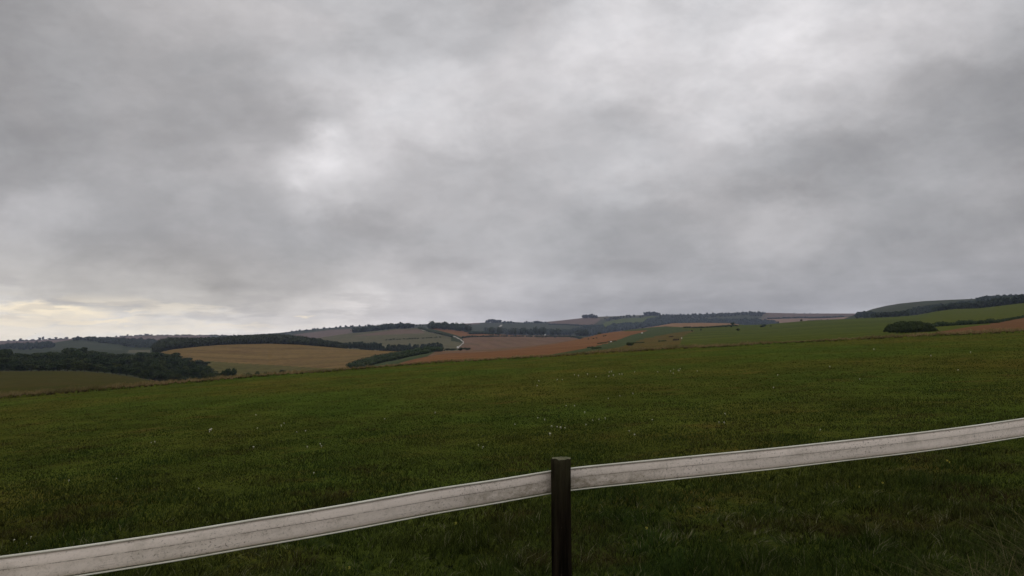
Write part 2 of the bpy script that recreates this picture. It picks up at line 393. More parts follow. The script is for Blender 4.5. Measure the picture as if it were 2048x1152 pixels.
M['brown'] = field_mat('brown_field', (0.1410, 0.0742, 0.0367), (0.1290, 0.0663, 0.0319), (0.1140, 0.0583, 0.0269), scale=0.02, fine=0.5, streak=(25, 0.14, .16))
M['sage'] = field_mat('sage_field', (0.1050, 0.0959, 0.0544), (0.0945, 0.0887, 0.0490), scale=0.006, fine=0.1, streak=(15, 0.035, .10))
M['far_grass'] = field_mat('far_downland', (0.0578, 0.0626, 0.0372), (0.0476, 0.0558, 0.0322), (0.0408, 0.0503, 0.0248), scale=0.006, fine=0.06)
M['far_green'] = field_mat('far_pasture', (0.0714, 0.0924, 0.0240), (0.0816, 0.0924, 0.0270), scale=0.006, fine=0.06)
M['far_brown'] = field_mat('far_stubble', (0.1400, 0.1020, 0.0759), (0.1260, 0.0884, 0.0660), scale=0.006, fine=0.06)
M['far_pink'] = field_mat('far_pink_stubble', (0.2244, 0.1408, 0.0868), (0.1980, 0.1280, 0.0806), scale=0.006, fine=0.08)
M['chalk'] = field_mat('chalk_track', (0.46, 0.42, 0.39), (0.34, 0.31, 0.28), scale=0.05, fine=0.5, amt=.5)
M['hill_bush'] = field_mat('scrubby_down', (0.0420, 0.0504, 0.0228), (0.0336, 0.0406, 0.0195), (0.0595, 0.0630, 0.0292), scale=0.012, fine=0.08)

# parcels: (object name, material, hill layers, polygon in photograph pixels); later entries win
BIG = [(-3000, -500), (5000, -500), (5000, 2000), (-3000, 2000)]
PAR = [
 ('pasture', 'olive', [1], BIG),
 ('hillside', 'far_grass', [2], BIG),
 ('hillside', 'hill_bush', [3], BIG),
 ('downland', 'far_grass', [4, 5], BIG),
 # layer 1/2
 ('pasture', 'rough', [1], [(440, 900), (440, 700), (860, 700), (860, 900)]),
 ('stubble_field', 'stubble', [2], [(300, 800), (300, 600), (700, 600), (880, 704), (800, 712), (705, 738), (660, 800)]),
 ('pasture', 'stubble_green', [2], [(390, 800), (395, 727), (420, 722), (480, 727), (560, 731), (640, 736), (700, 738), (700, 800)]),
 ('pasture', 'teal', [1, 2], [(700, 800), (705, 735), (800, 712), (880, 702), (905, 699), (860, 708), (815, 724), (790, 740), (780, 800)]),
 ('ploughed_field', 'mauve', [1, 2], [(855, 712), (873, 702), (943, 695), (1085, 672), (1245, 655), (1260, 680), (1000, 710)]),
 ('rusty_field', 'rust', [1, 2], [(760, 760), (800, 726), (830, 718), (870, 710), (900, 706), (950, 705), (1000, 702), (1060, 695), (1110, 688), (1160, 678), (1200, 668), (1225, 664), (1296, 660.5), (1292, 663), (1262, 670), (1225, 684), (1180, 695), (1130, 704), (1090, 712), (1050, 800)]),
 ('pasture', 'teal', [1, 2], [(1060, 760), (1092, 711), (1130, 704), (1180, 695), (1225, 684), (1262, 670), (1292, 663), (1296, 660), (1240, 662), (1250, 658), (1300, 654.5), (1360, 653), (1380, 656), (1400, 800)]),
 ('rough_pasture', 'rough', [1, 2], [(1140, 760), (1160, 707), (1240, 694), (1290, 677), (1340, 667), (1385, 661), (1395, 664), (1370, 672), (1362, 690), (1340, 760)]),
 ('pasture', 'pasture', [1, 2], [(1340, 800), (1360, 688), (1366, 672), (1390, 662), (1360, 656.5), (1420, 654), (1480, 649), (1490, 600), (2900, 500), (2900, 800)]),
 ('pasture', 'pasture_right', [1, 2], [(1850, 690), (1840, 640), (1890, 618), (2048, 590), (2900, 540), (2900, 800)]),
 ('pink_field', 'far_pink', [2], [(1240, 661.5), (1290, 656), (1330, 643), (1470, 640), (1478, 651), (1445, 652.5), (1400, 654.5), (1368, 654.5), (1330, 652.6), (1302, 655)]),
 ('brown_field', 'brown', [1, 2], [(1862, 800), (1872, 664.5), (1900, 660), (1930, 655), (1980, 648), (2010, 642), (2048, 635), (2900, 560), (2900, 800)]),
 ('chalk_scrape', 'chalk', [1, 2], [(1359, 674), (1363, 675.6), (1368, 674.2), (1368, 674.8), (1363, 676.5), (1358, 675)]),
 # layer 3: the facing hill
 ('sage_field', 'sage', [3], [(600, 760), (620, 676), (690, 668), (790, 657), (835, 655), (858, 664), (880, 668), (903, 674), (903, 682), (926, 686), (915, 696), (900, 760)]),
 ('sage_field', 'far_brown', [3], [(700, 673), (740, 667), (790, 659.5), (840, 659), (850, 666), (780, 669)]),
 ('red_field', 'rust', [3], [(845, 640), (862, 657.5), (882, 662), (905, 668), (925, 674.5), (940, 673.5), (990, 672), (1060, 672.5), (1060, 669), (990, 667), (900, 640)]),
 ('ploughed_field', 'mauve', [3], [(925, 676), (945, 674), (1000, 673.2), (1100, 673), (1240, 676), (1260, 760), (900, 760), (917, 696), (928, 687)]),
 ('far_field', 'far_brown', [3], [(1040, 668), (1145, 668), (1145, 674.5), (1060, 674.5)]),
 # left far
 ('far_field', 'far_grass', [3], [(100, 694), (128, 688), (165, 683), (200, 688), (245, 692), (245, 700), (100, 700)]),
 ('far_field', 'sage', [3], [(255, 706), (258, 700), (300, 700), (300, 706)]),
 ('far_field', 'far_brown', [4], [(-900, 676), (0, 682), (170, 674), (170, 683), (60, 690), (-900, 695)]),
 ('far_field', 'far_brown', [4], [(230, 676), (232, 668), (420, 668), (420, 690), (300, 690)]),
 ('far_field', 'far_brown', [4], [(540, 690), (590, 669), (660, 660), (715, 657), (706, 664), (660, 678)]),
 # middle far
 ('far_field', 'far_brown', [4], [(905, 646), (960, 645.5), (960, 648.5), (925, 649.5), (945, 652.5), (912, 651)]),
 ('chalk_patch', 'chalk', [4], [(926, 650), (941, 650.3), (941, 652), (928, 651.6)]),
 ('far_field', 'far_brown', [4], [(1118, 640), (1165, 634), (1210, 630), (1198, 642), (1186, 650), (1100, 648), (1095, 645)]),
 ('far_field', 'far_green', [4], [(1203, 650), (1212, 644), (1240, 638), (1285, 635.5), (1300, 632), (1318, 633), (1295, 643), (1270, 650), (1215, 655)]),
 ('far_field', 'sage', [4], [(1190, 634), (1290, 628), (1290, 632), (1240, 634), (1206, 640)]),
 ('far_field', 'far_brown', [4], [(1533, 622), (1720, 622), (1720, 631), (1690, 633), (1600, 636), (1520, 638)]),
 ('far_field', 'far_pink', [4], [(1520, 638.5), (1600, 636.5), (1690, 634), (1720, 634), (1720, 660), (1560, 660), (1545, 643)]),
 ('far_field', 'sage', [4], [(1500, 640), (1522, 635.5), (1533, 628), (1540, 628), (1526, 638), (1518, 641)]),
 ('chalk_track', 'chalk', [4], [(989, 660.5), (1001, 650), (1005, 649.7), (996, 660.5)]),
 # right hill
 ('downland', 'hill_bush', [3], [(1700, 700), (1710, 622), (1750, 620), (1780, 628), (1780, 700)]),
 ('downland', 'far_grass', [3], [(1735, 630), (1745, 615), (1800, 600), (1900, 590), (1960, 590), (1960, 603), (1900, 612), (1850, 616), (1800, 622)]),
]
# the winding chalk lane on the facing hill
def ribbon(pts, w0, w1):
    a = np.array(pts, float); t_ = np.gradient(a, axis=0); n_ = np.stack([-t_[:, 1], t_[:, 0]], 1)
    n_ /= np.linalg.norm(n_, axis=1)[:, None]; w = np.linspace(w0, w1, len(a))[:, None] / 2
    return [tuple(p) for p in a + n_ * w] + [tuple(p) for p in (a - n_ * w)[::-1]]
PAR += [('chalk_lane', 'chalk', [3], ribbon([(903, 671.6), (912, 674), (920, 678.2), (926, 683), (926.5, 686), (922, 690), (915, 696.5)], 1.2, 1.9)),
        ('chalk_lane', 'chalk', [3], ribbon([(852, 656.6), (856, 658), (860, 659.3)], 1.5, 1.1)),
        ('chalk_lane', 'chalk', [3], ribbon([(838, 656), (845, 660), (856, 662.5), (868, 666)], 1.2, 1.0))]

def inside(px, py, poly):
    p = np.array(poly, float); res = np.zeros(px.shape, bool)
    x0, y0 = p[:, 0], p[:, 1]; x1, y1 = np.roll(x0, -1), np.roll(y0, -1)
    for a, b, c_, d_ in zip(x0, y0, x1, y1):
        if b == d_: continue
        cond = (b > py) != (d_ > py)
        res ^= cond & (px < (c_ - a) * (py - b) / (d_ - b) + a)
    return res

us = np.concatenate([np.linspace(-1.3, -0.7, 60)[:-1], np.linspace(-0.7, 0.7, 1250), np.linspace(0.7, 1.3, 60)[1:]])
Dg, Zg, rr = profile(us)
nr, nc = Dg.shape
Ug = np.broadcast_to(us, Dg.shape)
# gentle relief so that hills are not perfectly even (kept small at crests)
X = Ug * Dg
V = np.stack([X, Dg, Zg], -1).reshape(-1, 3)
idx = np.arange(nr * nc).reshape(nr, nc)
Q = np.stack([idx[:-1, :-1], idx[:-1, 1:], idx[1:, 1:], idx[1:, :-1]], -1)
fr_row = np.broadcast_to(np.arange(nr - 1)[:, None], Q.shape[:2])
cu = (Ug[:-1, :-1] + Ug[1:, 1:]) / 2
ce = ((Zg / Dg)[:-1, :-1] + (Zg / Dg)[1:, 1:]) / 2
fpx, fpy = pp(cu, ce)
layer = np.digitize(fr_row, [rr[1], rr[2], rr[3], rr[4], rr[5], rr[6]])  # 0 near,1 bank,2..5 hills,6 beyond
pid = np.full(Q.shape[:2], -1)
pid[layer == 0] = 1000; pid[layer == 1] = 1001
for i, (nm, mt, lays, poly) in enumerate(PAR):
    for ly in lays:
        m_ = (layer == ly + 1) & inside(fpx, fpy, poly)
        pid[m_] = i
pid[pid < 0] = 3
def sub_object(nm, mask, mat):
    q = Q[mask]
    if len(q) == 0: return
    used, inv = np.unique(q.ravel(), return_inverse=True)
    o = link(nm, mesh_np(nm, V[used], inv.reshape(-1, 4), mat, smooth_sh=True))
    tag(o, kind='structure'); return o
sub_object('meadow', pid == 1000, M['meadow'])
sub_object('verge', pid == 1001, M['bank_soil'])
for i, (nm, mt, lays, poly) in enumerate(PAR):
    sub_object(nm, pid == i, M[mt])
# the ground behind and beside the viewer, and the land's skirt
gz = lambda x, y: -H0 + GA * x + GB * y
def quad_sheet(nm, pts, mat):
    me = mesh_np(nm, np.array(pts), np.array([[0, 1, 2, 3]]), mat); return tag(link(nm, me), kind='structure')
quad_sheet('ground', [(-300, -250, gz(-40, -250) - 2), (300, -250, gz(40, -250) - 2), (300, 0.62, gz(300, 0.6) - 12), (-300, 0.62, gz(-300, .6) - 2)], M['meadow'])
bpy.data.objects['ground'].data.vertices.foreach_set('co', np.array([(-60, -120, gz(-60, -120)), (60, -120, gz(60, -120)), (60, 0.62, gz(60, 0.6) - .004), (-60, 0.62, gz(-60, .6) - .004)], np.float32).ravel())

# ------------------------------------------------------------------ grass blades
def blades(P, h, w, leanx, leany, yaw, segs=2):
    n = len(P); rows = segs + 1
    ts = np.linspace(0, 1, rows)
    cx, sx = np.cos(yaw), np.sin(yaw)
    V_ = []
    for k, t_ in enumerate(ts[:-1]):
        ww = w * (1 - t_ * 0.45) / 2
        cen = P + np.stack([leanx * t_ ** 2, leany * t_ ** 2, h * t_ * (1 - 0.12 * t_)], -1)
        off = np.stack([cx * ww, sx * ww, np.zeros(n)], -1)
        V_ += [cen - off, cen + off]
    V_.append(P + np.stack([leanx, leany, h * .88], -1))
    nv = 2 * segs + 1
    VV = np.stack(V_, 1).reshape(-1, 3)
    base = (np.arange(n) * nv)[:, None]
    T = []
    for k in range(segs - 1):
        a = 2 * k
        T += [base + np.array([[a, a + 1, a + 3]]), base + np.array([[a, a + 3, a + 2]])]
    a = 2 * (segs - 1)
    T.append(base + np.array([[a, a + 1, a + 2]]))
    return VV, np.concatenate(T, 0), nv

def grass_mat(name, greens, straw, strawthr=0.9, patch_scale=0.35, brown=(0.075, 0.055, 0.022)):
    t = MT(name, rough=0.8, spec=0.05)
    r_ = t.attr('rnd')
    p1 = t.noise(patch_scale, 5, 0.6, sc=(1, .6, 1))
    c = t.mix(t.rng(p1, 0.36, 0.64), greens[0], greens[1])
    c = t.mix(t.rng(t.noise(patch_scale * 2.3, 4, .65, off=(17, 5, 0)), 0.50, 0.70), c, brown)
    c = t.mix(1.0, c, t.mix(r_, (.5,) * 3, (1.65,) * 3), 'MULTIPLY')
    thr = t.rng(r_, strawthr, min(1.0, strawthr + 0.02))
    c = t.mix(thr, c, straw)
    t.color(c)
    t.b.inputs['Transmission Weight'].default_value = 0
    return t.m
M['blade'] = grass_mat('grass_blade', ((0.021, 0.037, 0.0055), (0.034, 0.041, 0.0062)), (0.16, 0.155, 0.08), 0.975, patch_scale=0.45, brown=(.040,.030,.009))

def tone(x, y):
    return (np.sin(x * .9 + 1.3 * np.sin(y * .7)) + np.sin(y * 1.1 + 1.7 * np.sin(x * .53 + 2)) + np.sin((x + y) * 2.1 + np.sin(x * 1.7)) * .6) / 2.6
def scatter(d0, d1, n, umax=0.86):
    d = np.sqrt(rng.uniform(d0 * d0, d1 * d1, n)); u = rng.uniform(-umax, umax, n)
    ok = d < edge_d(u) - 0.1
    d, u = d[ok], u[ok]; x = u * d
    return np.stack([x, d, -H0 + GA * x + GB * d], -1)
def lawn(n, d0, d1, name, mat):
    """blades thin out, widen and shorten evenly with distance from the rail"""
    d = d0 * (d1 / d0) ** rng.uniform(0, 1, n); u = rng.uniform(-0.86, 0.86, n)
    ok = (d < edge_d(u) - 0.1) & (rng.uniform(0, 1, n) < np.clip(18 / d, 0, 1))
    d, u = d[ok], u[ok]; x = u * d; k = len(d)
    # near the viewer the turf grows in small tufts
    cs = .13; ca, sa = math.cos(.63), math.sin(.63)
    wx = x + .07 * np.sin(d * 7.3) + .05 * np.sin(x * 11 + d * 3); wy = d + .07 * np.sin(x * 8.1) + .05 * np.sin(d * 13 - x * 4)
    qx_, qy_ = wx * ca + wy * sa, -wx * sa + wy * ca
    gx_, gy_ = np.floor(qx_ / cs), np.floor(qy_ / cs)
    hsh = lambda q: np.modf(np.abs(np.sin(gx_ * 12.9898 + gy_ * 78.233 + q) * 43758.5453))[0]
    ex_, ey_ = (gx_ + hsh(1.)) * cs - qx_, (gy_ + hsh(2.)) * cs - qy_
    tf = np.clip((13 - d) / 6, 0, 1) * (hsh(3.) < .6)
    mx_, my_ = (ex_ * ca - ey_ * sa) * tf, (ex_ * sa + ey_ * ca) * tf
    x = x + mx_ * .3; d = d + my_ * .3
    ox_, oy_ = -mx_ * .7, -my_ * .7
    P = np.stack([x, d, -H0 + GA * x + GB * d - .004], -1)
    tn = tone(x * 2.2, d * 1.6)
    hm = np.interp(d, [5, 7, 12, 20, 100], [.095, .082, .046, .032, .028])
    tn = .6 * tn + .6 * tone(x * 5.1 + 3, d * 4.3)
    h = np.maximum(hm * np.clip(0.80 + 0.50 * tn, .36, 1.5) * (1 + (rng.uniform(.45, 1.35, k) - 1) * np.clip(8 / d, .4, 1)), hm * .15)
    h = h * (1 + tf * (.8 * hsh(4.) - .35)) * np.where((rng.uniform(0, 1, k) < .03) & (d < 10), 1.5, 1)
    w = np.maximum(.00085 * d, .0038) * rng.uniform(.6, 1.3, k)
    a = rng.uniform(0, 2 * math.pi, k); ln = h * rng.uniform(.2, 1.0, k)
    VV, T, nv = blades(P, h, w, np.cos(a) * ln * (1 - .4 * tf) + h * .1 + ox_ * 1.1, np.sin(a) * ln * (1 - .4 * tf) + oy_ * 1.1, rng.uniform(0, math.pi, k))
    r_ = .5 + (rng.uniform(0, 1, k) - .5) * np.clip(7 / d, .15, 1)
    r_ = np.clip(r_ + tf * .35 * (hsh(5.) - .5), 0, 1)
    return link(name, mesh_np(name, VV, T, mat, {'rnd': np.repeat(r_, nv)}))
tag(lawn(900000, 2.6, 100, 'meadow_grass', M['blade']), 'short dark green grass of the meadow stretching away under the white rail', 'grass', kind='stuff')

# tall dry grass along the brow of the meadow
t = MT('straw', rough=0.8)
r_ = t.attr('rnd')
c = t.mix(r_, (0.120, 0.080, 0.030), (0.330, 0.250, 0.120))
c = t.mix(t.rng(t.noise(0.25, 4, .6), 0.45, 0.68), c, (0.085, 0.080, 0.028))
t.color(c); M['straw'] = t.m
n = 90000
u = rng.uniform(-0.95, 0.95, n); k_ = rng.uniform(0, 1, n) ** .8
dd = edge_d(u) + 0.6 + 3.6 * k_
dens = 0.5 + 0.5 * np.sin(u * 47 + 2 * np.sin(u * 19)) * .6 + .25 * np.sin(u * 203)
hfac = np.interp((u * F) + 1024, [0, 700, 1100, 1200, 1500, 1560, 1700, 1760, 1990, 2048], [.8, .62, .55, .75, .8, .4, .4, .85, .8, .6])
h = (.14 + .62 * rng.uniform(0, 1, n) ** 2.2) * (.7 + .45 * np.clip(dens, 0, 1.2)) * hfac
x = u * dd
P = np.stack([x, dd, -H0 + GA * x + GB * dd + bank(u) * np.clip(1.15 - .3 * (dd - edge_d(u)), 0, .9) - .02], -1)
a = rng.uniform(0, 6.28, n)
VV, T, nv = blades(P, h, rng.uniform(.010, .03, n), np.cos(a) * h * .35 + h * .15, np.sin(a) * h * .3, rng.uniform(-.6, .6, n))
tag(link('verge_grass', mesh_np('verge_grass', VV, T, M['straw'], {'rnd': np.repeat(rng.uniform(0, 1, n), nv)})), 'tall dry straw-coloured grass growing along the brow of the meadow', 'grass', kind='stuff')

t = MT('dark_thatch', rough=.9)
t.color(t.mix(t.attr('rnd'), (0.018, 0.015, 0.005), (0.058, 0.047, 0.015))); M['thatch'] = t.m
n = 34000
u = rng.uniform(-0.95, 0.95, n)
gate = .45 + .35 * np.sin(u * 97 + 2 * np.sin(u * 31)) + .3 * np.sin(u * 263 + 1) + .25 * np.sin(u * 911)
u = u[gate > rng.uniform(-.1, .9, n)]; n = len(u)
dd = edge_d(u) + rng.uniform(-.05, .45, n); x = u * dd
h = (.06 + .20 * rng.uniform(0, 1, n) ** 2) * (.7 + .5 * np.sin(u * 151 + np.sin(u * 53) * 3) ** 2)
P = np.stack([x, dd, -H0 + GA * x + GB * dd - .01], -1); a = rng.uniform(0, 6.28, n)
VV, T, nv = blades(P, h, rng.uniform(.02, .05, n), np.cos(a) * h * .4, np.sin(a) * h * .3, rng.uniform(-.7, .7, n))
tag(link('verge_grass', mesh_np('verge_grass', VV, T, M['thatch'], {'rnd': np.repeat(rng.uniform(0, 1, n), nv)})), 'dark matted grass at the foot of the tall dry grass along the brow', 'grass', kind='stuff')

# ------------------------------------------------------------------ foliage
def foliage_mat(name, c1, c2, c3):
    t = MT(name, rough=0.8, spec=0.05)
    oi = t.n.new('ShaderNodeObjectInfo')
    c = t.mix(t.attr('rnd'), c1, c2)
    c = t.mix(t.rng(oi.outputs['Random'], 0.55, 1.0, 0, .8), c, c3)
    c = t.mix(t.rng(t.noise(0.09, 3, .6), 0.5, 0.7, 0, .6), c, c3)
    t.color(c); return t.m
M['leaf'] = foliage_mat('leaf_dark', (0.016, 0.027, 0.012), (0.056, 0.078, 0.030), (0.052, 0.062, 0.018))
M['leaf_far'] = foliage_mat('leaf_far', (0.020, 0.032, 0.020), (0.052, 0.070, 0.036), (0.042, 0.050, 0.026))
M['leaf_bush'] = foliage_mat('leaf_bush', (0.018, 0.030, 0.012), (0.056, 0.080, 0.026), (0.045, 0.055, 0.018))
t = MT('bark'); t.color(t.mix(t.noise(3, 4), (0.05, 0.04, 0.03), (0.11, 0.09, 0.07))); M['bark'] = t.m

def leaf_quads(C, s, flat=0.0):
    """random oriented leaf-clump faces at C (n,3) with size s (n)"""
    n = len(C)
    a = rng.normal(size=(n, 3)); a /= np.linalg.norm(a, axis=1)[:, None]
    b = rng.normal(size=(n, 3)); b -= (a * b).sum(1)[:, None] * a; b /= np.linalg.norm(b, axis=1)[:, None]
    s = s[:, None] / 2; k = rng.uniform(.5, 1, (n, 1))
    VV = np.stack([C - a * s - b * s * .3, C + b * s * k, C + a * s + b * s * .2, C - b * s * k], 1).reshape(-1, 3)
    return VV, np.arange(n * 4).reshape(n, 4)
def ellipsoid_pts(c, r, n, shell=0.55):
    v = rng.normal(size=(n, 3)); v /= np.linalg.norm(v, axis=1)[:, None]
    rad = shell + (1 - shell) * rng.uniform(0, 1, n) ** .5
    return np.array(c) + v * rad[:, None] * np.array(r)
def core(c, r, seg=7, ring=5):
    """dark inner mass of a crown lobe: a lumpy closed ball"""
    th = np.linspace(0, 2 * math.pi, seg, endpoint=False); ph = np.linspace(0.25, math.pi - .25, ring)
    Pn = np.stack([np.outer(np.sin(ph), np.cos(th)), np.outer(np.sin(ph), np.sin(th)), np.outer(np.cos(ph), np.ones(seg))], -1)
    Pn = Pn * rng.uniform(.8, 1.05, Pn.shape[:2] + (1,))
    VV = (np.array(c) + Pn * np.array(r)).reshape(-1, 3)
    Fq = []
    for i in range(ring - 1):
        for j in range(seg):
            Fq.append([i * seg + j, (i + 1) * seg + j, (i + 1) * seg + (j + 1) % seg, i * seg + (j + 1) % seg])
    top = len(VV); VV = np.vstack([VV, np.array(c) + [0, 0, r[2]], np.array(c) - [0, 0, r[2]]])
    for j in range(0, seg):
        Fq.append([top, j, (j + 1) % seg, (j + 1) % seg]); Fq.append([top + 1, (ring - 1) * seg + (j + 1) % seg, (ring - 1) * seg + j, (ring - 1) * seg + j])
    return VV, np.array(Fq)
def tube(pts, rad, seg=7):
    pts = np.array(pts, float); Vv = []; Fq = []
    th = np.linspace(0, 2 * math.pi, seg, endpoint=False)
    for i, p in enumerate(pts):
        tn = pts[min(i + 1, len(pts) - 1)] - pts[max(i - 1, 0)]; tn = tn / np.linalg.norm(tn)
        a = np.cross(tn, [0.3, 1, .1]); a /= np.linalg.norm(a); b = np.cross(tn, a)
        Vv.append(p + rad[i] * (np.cos(th)[:, None] * a + np.sin(th)[:, None] * b))
    Vv = np.vstack(Vv)
    for i in range(len(pts) - 1):
        for j in range(seg):
            Fq.append([i * seg + j, i * seg + (j + 1) % seg, (i + 1) * seg + (j + 1) % seg, (i + 1) * seg + j])
    return Vv, np.array(Fq)
class Acc:
    def __init__(s): s.V = []; s.F = []; s.n = 0; s.r = []
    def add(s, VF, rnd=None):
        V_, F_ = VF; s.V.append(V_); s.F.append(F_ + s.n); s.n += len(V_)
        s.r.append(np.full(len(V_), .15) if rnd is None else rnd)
    def mesh(s, name, mat):
        V_ = np.vstack(s.V); F_ = np.vstack(s.F)
        tri = F_[:, 3] == F_[:, 2]
        F_ = F_.copy(); 
        me = bpy.data.meshes.new(name)
        if tri.any():
            # keep degenerate caps out
            F_ = F_[~tri]
        return mesh_np(name, V_, F_, mat, {'rnd': np.concatenate(s.r)})
def leaves(acc, c, r, n, size, shell=.55):
    C = ellipsoid_pts(c, r, n, shell); s = size * rng.uniform(.6, 1.3, n)
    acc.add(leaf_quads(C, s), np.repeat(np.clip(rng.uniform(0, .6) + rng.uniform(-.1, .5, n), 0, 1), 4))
def crown_mesh(name, mat, lobes, per, size, corek=.72):
    a = Acc()
    for c, r in lobes:
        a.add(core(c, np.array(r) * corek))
        leaves(a, c, r, per, size)
    return a.mesh(name, mat)
def rand_lobes(n, zlo=.32, zhi=.78, spread=.22, rad=.2, squash=.8):
    out = [((0, 0, (zlo + zhi) / 2), (rad * 1.35, rad * 1.35, (zhi - zlo) * .55))]
    for _ in range(n):
        a = rng.uniform(0, 6.28); q = spread * rng.uniform(.5, 1.1); z = rng.uniform(zlo, zhi)
        r = rad * rng.uniform(.6, 1.05)
        out.append(((q * math.cos(a), q * math.sin(a), z), (r, r, r * squash)))
    return out
def trunk_mesh(name, limbs=4, top=.6):
    a = Acc()
    a.add(tube([(0, 0, -.06), (0.005, 0, .12), (.012, .004, .35), (0, 0, top)], [.034, .026, .019, .006]))
    for i in range(limbs):
        an = i * 6.28 / limbs + .5; z = .25 + .07 * i
        a.add(tube([(0.008, 0, z), (.1 * math.cos(an), .1 * math.sin(an), z + .13), (.19 * math.cos(an), .19 * math.sin(an), z + .25)], [.013, .009, .003], 5))
    return a.mesh(name, M['bark'])
trunkA = trunk_mesh('trunk')
CR_BIG = [crown_mesh('crown', M['leaf'], rand_lobes(10, .12, .82, .24, .17), 170, .060) for _ in range(6)]
CR_MID = [crown_mesh('crown', M['leaf_far'], rand_lobes(7, .22, .82, .22, .18), 60, .10) for _ in range(5)]
CR_ROUND = [crown_mesh('crown', M['leaf_far'], rand_lobes(7, .10, .80, .20, .20), 60, .10) for _ in range(4)]
CR_TALL = [crown_mesh('crown', M['leaf_far'], rand_lobes(6, .42, .84, .16, .15), 60, .09) for _ in range(2)]
CR_BUSH = [crown_mesh('crown', M['leaf_bush'], rand_lobes(7, .18, .72, .28, .24), 80, .11) for _ in range(4)]

def tree(base, h, w, crowns, name='tree', label=None, cat='tree', group=None, trunk=True, sink=0.0):
    """w = crown width in metres; crown meshes are about .8 wide for height 1"""
    r_ = empty(name, base, random.uniform(0, 6.28))
    tag(r_, label, cat, group)
    me = random.choice(crowns)
    c_ = link('crown', me, r_); c_.scale = (w / .78, w / .78, h); c_.location = (0, 0, -sink * h)
    if trunk:
        k = link('trunk', trunkA, r_); k.scale = (w / .78, w / .78, h)
    return r_
def on(px, py, layer): return ground_at(px, py, layer)
def px2m(npx, d): return npx * d / F

# --- the wood on the left below the meadow (about 300-450 m)
TOP = ([0, 20, 35, 60, 120, 150, 165, 180, 210, 250, 290, 320, 345, 375, 400, 415, 435, 455], [690, 693, 701, 703, 697, 692, 690, 697, 700, 707, 702, 698, 703, 712, 715, 727, 741, 750])
cnt = 0
for row, (d_, sp, hk) in enumerate([(262, 15, .42), (285, 17, .62), (320, 19, .80), (365, 21, .92), (415, 22, .99), (450, 26, 1.0)]):
    px = -90 + random.uniform(0, 10)
    while px < 448 - (0 if row in (2, 3) else 8 * (5 - row) * 0):
        px += sp * random.uniform(.75, 1.25) * (1 if px > -20 else 2)
        dist = d_ + random.uniform(-12, 12)
        if px > 180: dist += np.interp(px, [180, 320], [0, 20])
        u, _ = ue(px, 700); u = float(u)
        zb = z_at(u, dist); eb = zb / dist
        _, pyb = pp(u, eb)
        ty = np.interp(px, *TOP)
        _, et = ue(px, ty)
        hfull = (float(et) - eb) * dist
        if hfull < 2: continue
        h = hfull * hk * random.uniform(.90, 1.04)
        if px > 380: h = hfull * random.uniform(.75, 1.0)
        w = px2m(sp * 1.75, dist) * random.uniform(.85, 1.2)
        tree(Vector((u * dist, dist, zb)), h, w, CR_BIG, 'broadleaf_tree', 'dark green broadleaf tree packed among others in the wood at the left', 'tree', 'trees of the dark wood on the left')
        cnt += 1
# hedge trees trailing right of the wood, just past the meadow's brow
for px, ty, w, lab in [(447, 738, 16, 'low rounded tree at the right foot of the left wood'), (456, 735.5, 19, 'round dark tree just left of the tallest hedge tree'), (469, 728.5, 20, 'tallest ragged tree standing alone right of the dark left wood'), (488, 743, 16, 'low dark bush right of the tallest hedge tree'), (500, 739.5, 20, 'wide dark bush in the middle of the trailing hedge'), (514, 742, 16, 'small dark bush closing the first run of the trailing hedge'), (534, 739.5, 18, 'flat-topped bush starting the second run of the trailing hedge'), (548, 740, 18, 'dark bush in the second run of the trailing hedge'), (564, 737.5, 16, 'spiky little tree near the end of the trailing hedge'), (577, 742, 8, 'last tiny bush of the hedge below the golden dome')]:
    u, e = ue(px, ty); u = float(u); dist = 235.0
    zb = z_at(u, dist); h = (float(e) * dist - zb) * (1.0 if ty < 739 else 1.12) + px2m(1.5, dist)
    tree(Vector((u * dist, dist, zb)), h, px2m(w, dist), CR_BIG if ty < 739 else CR_BUSH, 'hedge_tree', lab, 'tree', 'trees trailing right of the left wood')

# --- woods that read as one mass
def wood(name, pts_base, hts, label, mat, leaf=1.6, per=70, kind='stuff', cat='wood'):
    a = Acc()
    for b, h in zip(pts_base, hts):
        r_ = h * rng.uniform(.45, .62)
        z = b[2] + h - r_ * 1.0
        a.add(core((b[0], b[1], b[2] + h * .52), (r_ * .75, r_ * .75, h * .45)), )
        leaves(a, (b[0], b[1], b[2] + h * .55), (r_, r_, h * .47), per, leaf, .75)
    o = link(name, a.mesh(name, mat)); tag(o, label, cat, kind=kind); return o
# W2, the long dark belt behind the golden dome
T2 = ([315, 322, 330, 345, 380, 420, 480, 525, 560, 600, 640, 660, 680, 692], [684, 679, 676, 673.5, 675, 674, 670.5, 667.5, 667.3, 671.5, 677.5, 681, 684, 690])
B_, H_ = [], []
for px in np.arange(314, 692, 2.6):
    for row in range(4):
        p_ = px + random.uniform(-1.5, 1.5)
        u, et = ue(p_, np.interp(p_, *T2)); u = float(u)
        d2 = float(np.interp(u, *D2)); dist = d2 + 12 + row * 26 + random.uniform(-6, 6)
        z = z_at(u, dist); full = float(et) * dist - z
        h = full * (.68 + .09 * row) * random.uniform(.92, 1.08) if row < 3 else full * random.uniform(.93, 1.01)
        if h < 2: continue
        # keep crowns tree sized: lift the short ones' base on the slope
        B_.append((u * dist, dist, z)); H_.append(h)
wood('long_wood', B_, H_, 'long dark wood behind the crest of the golden dome field', M['leaf_far'], 1.5, 70)

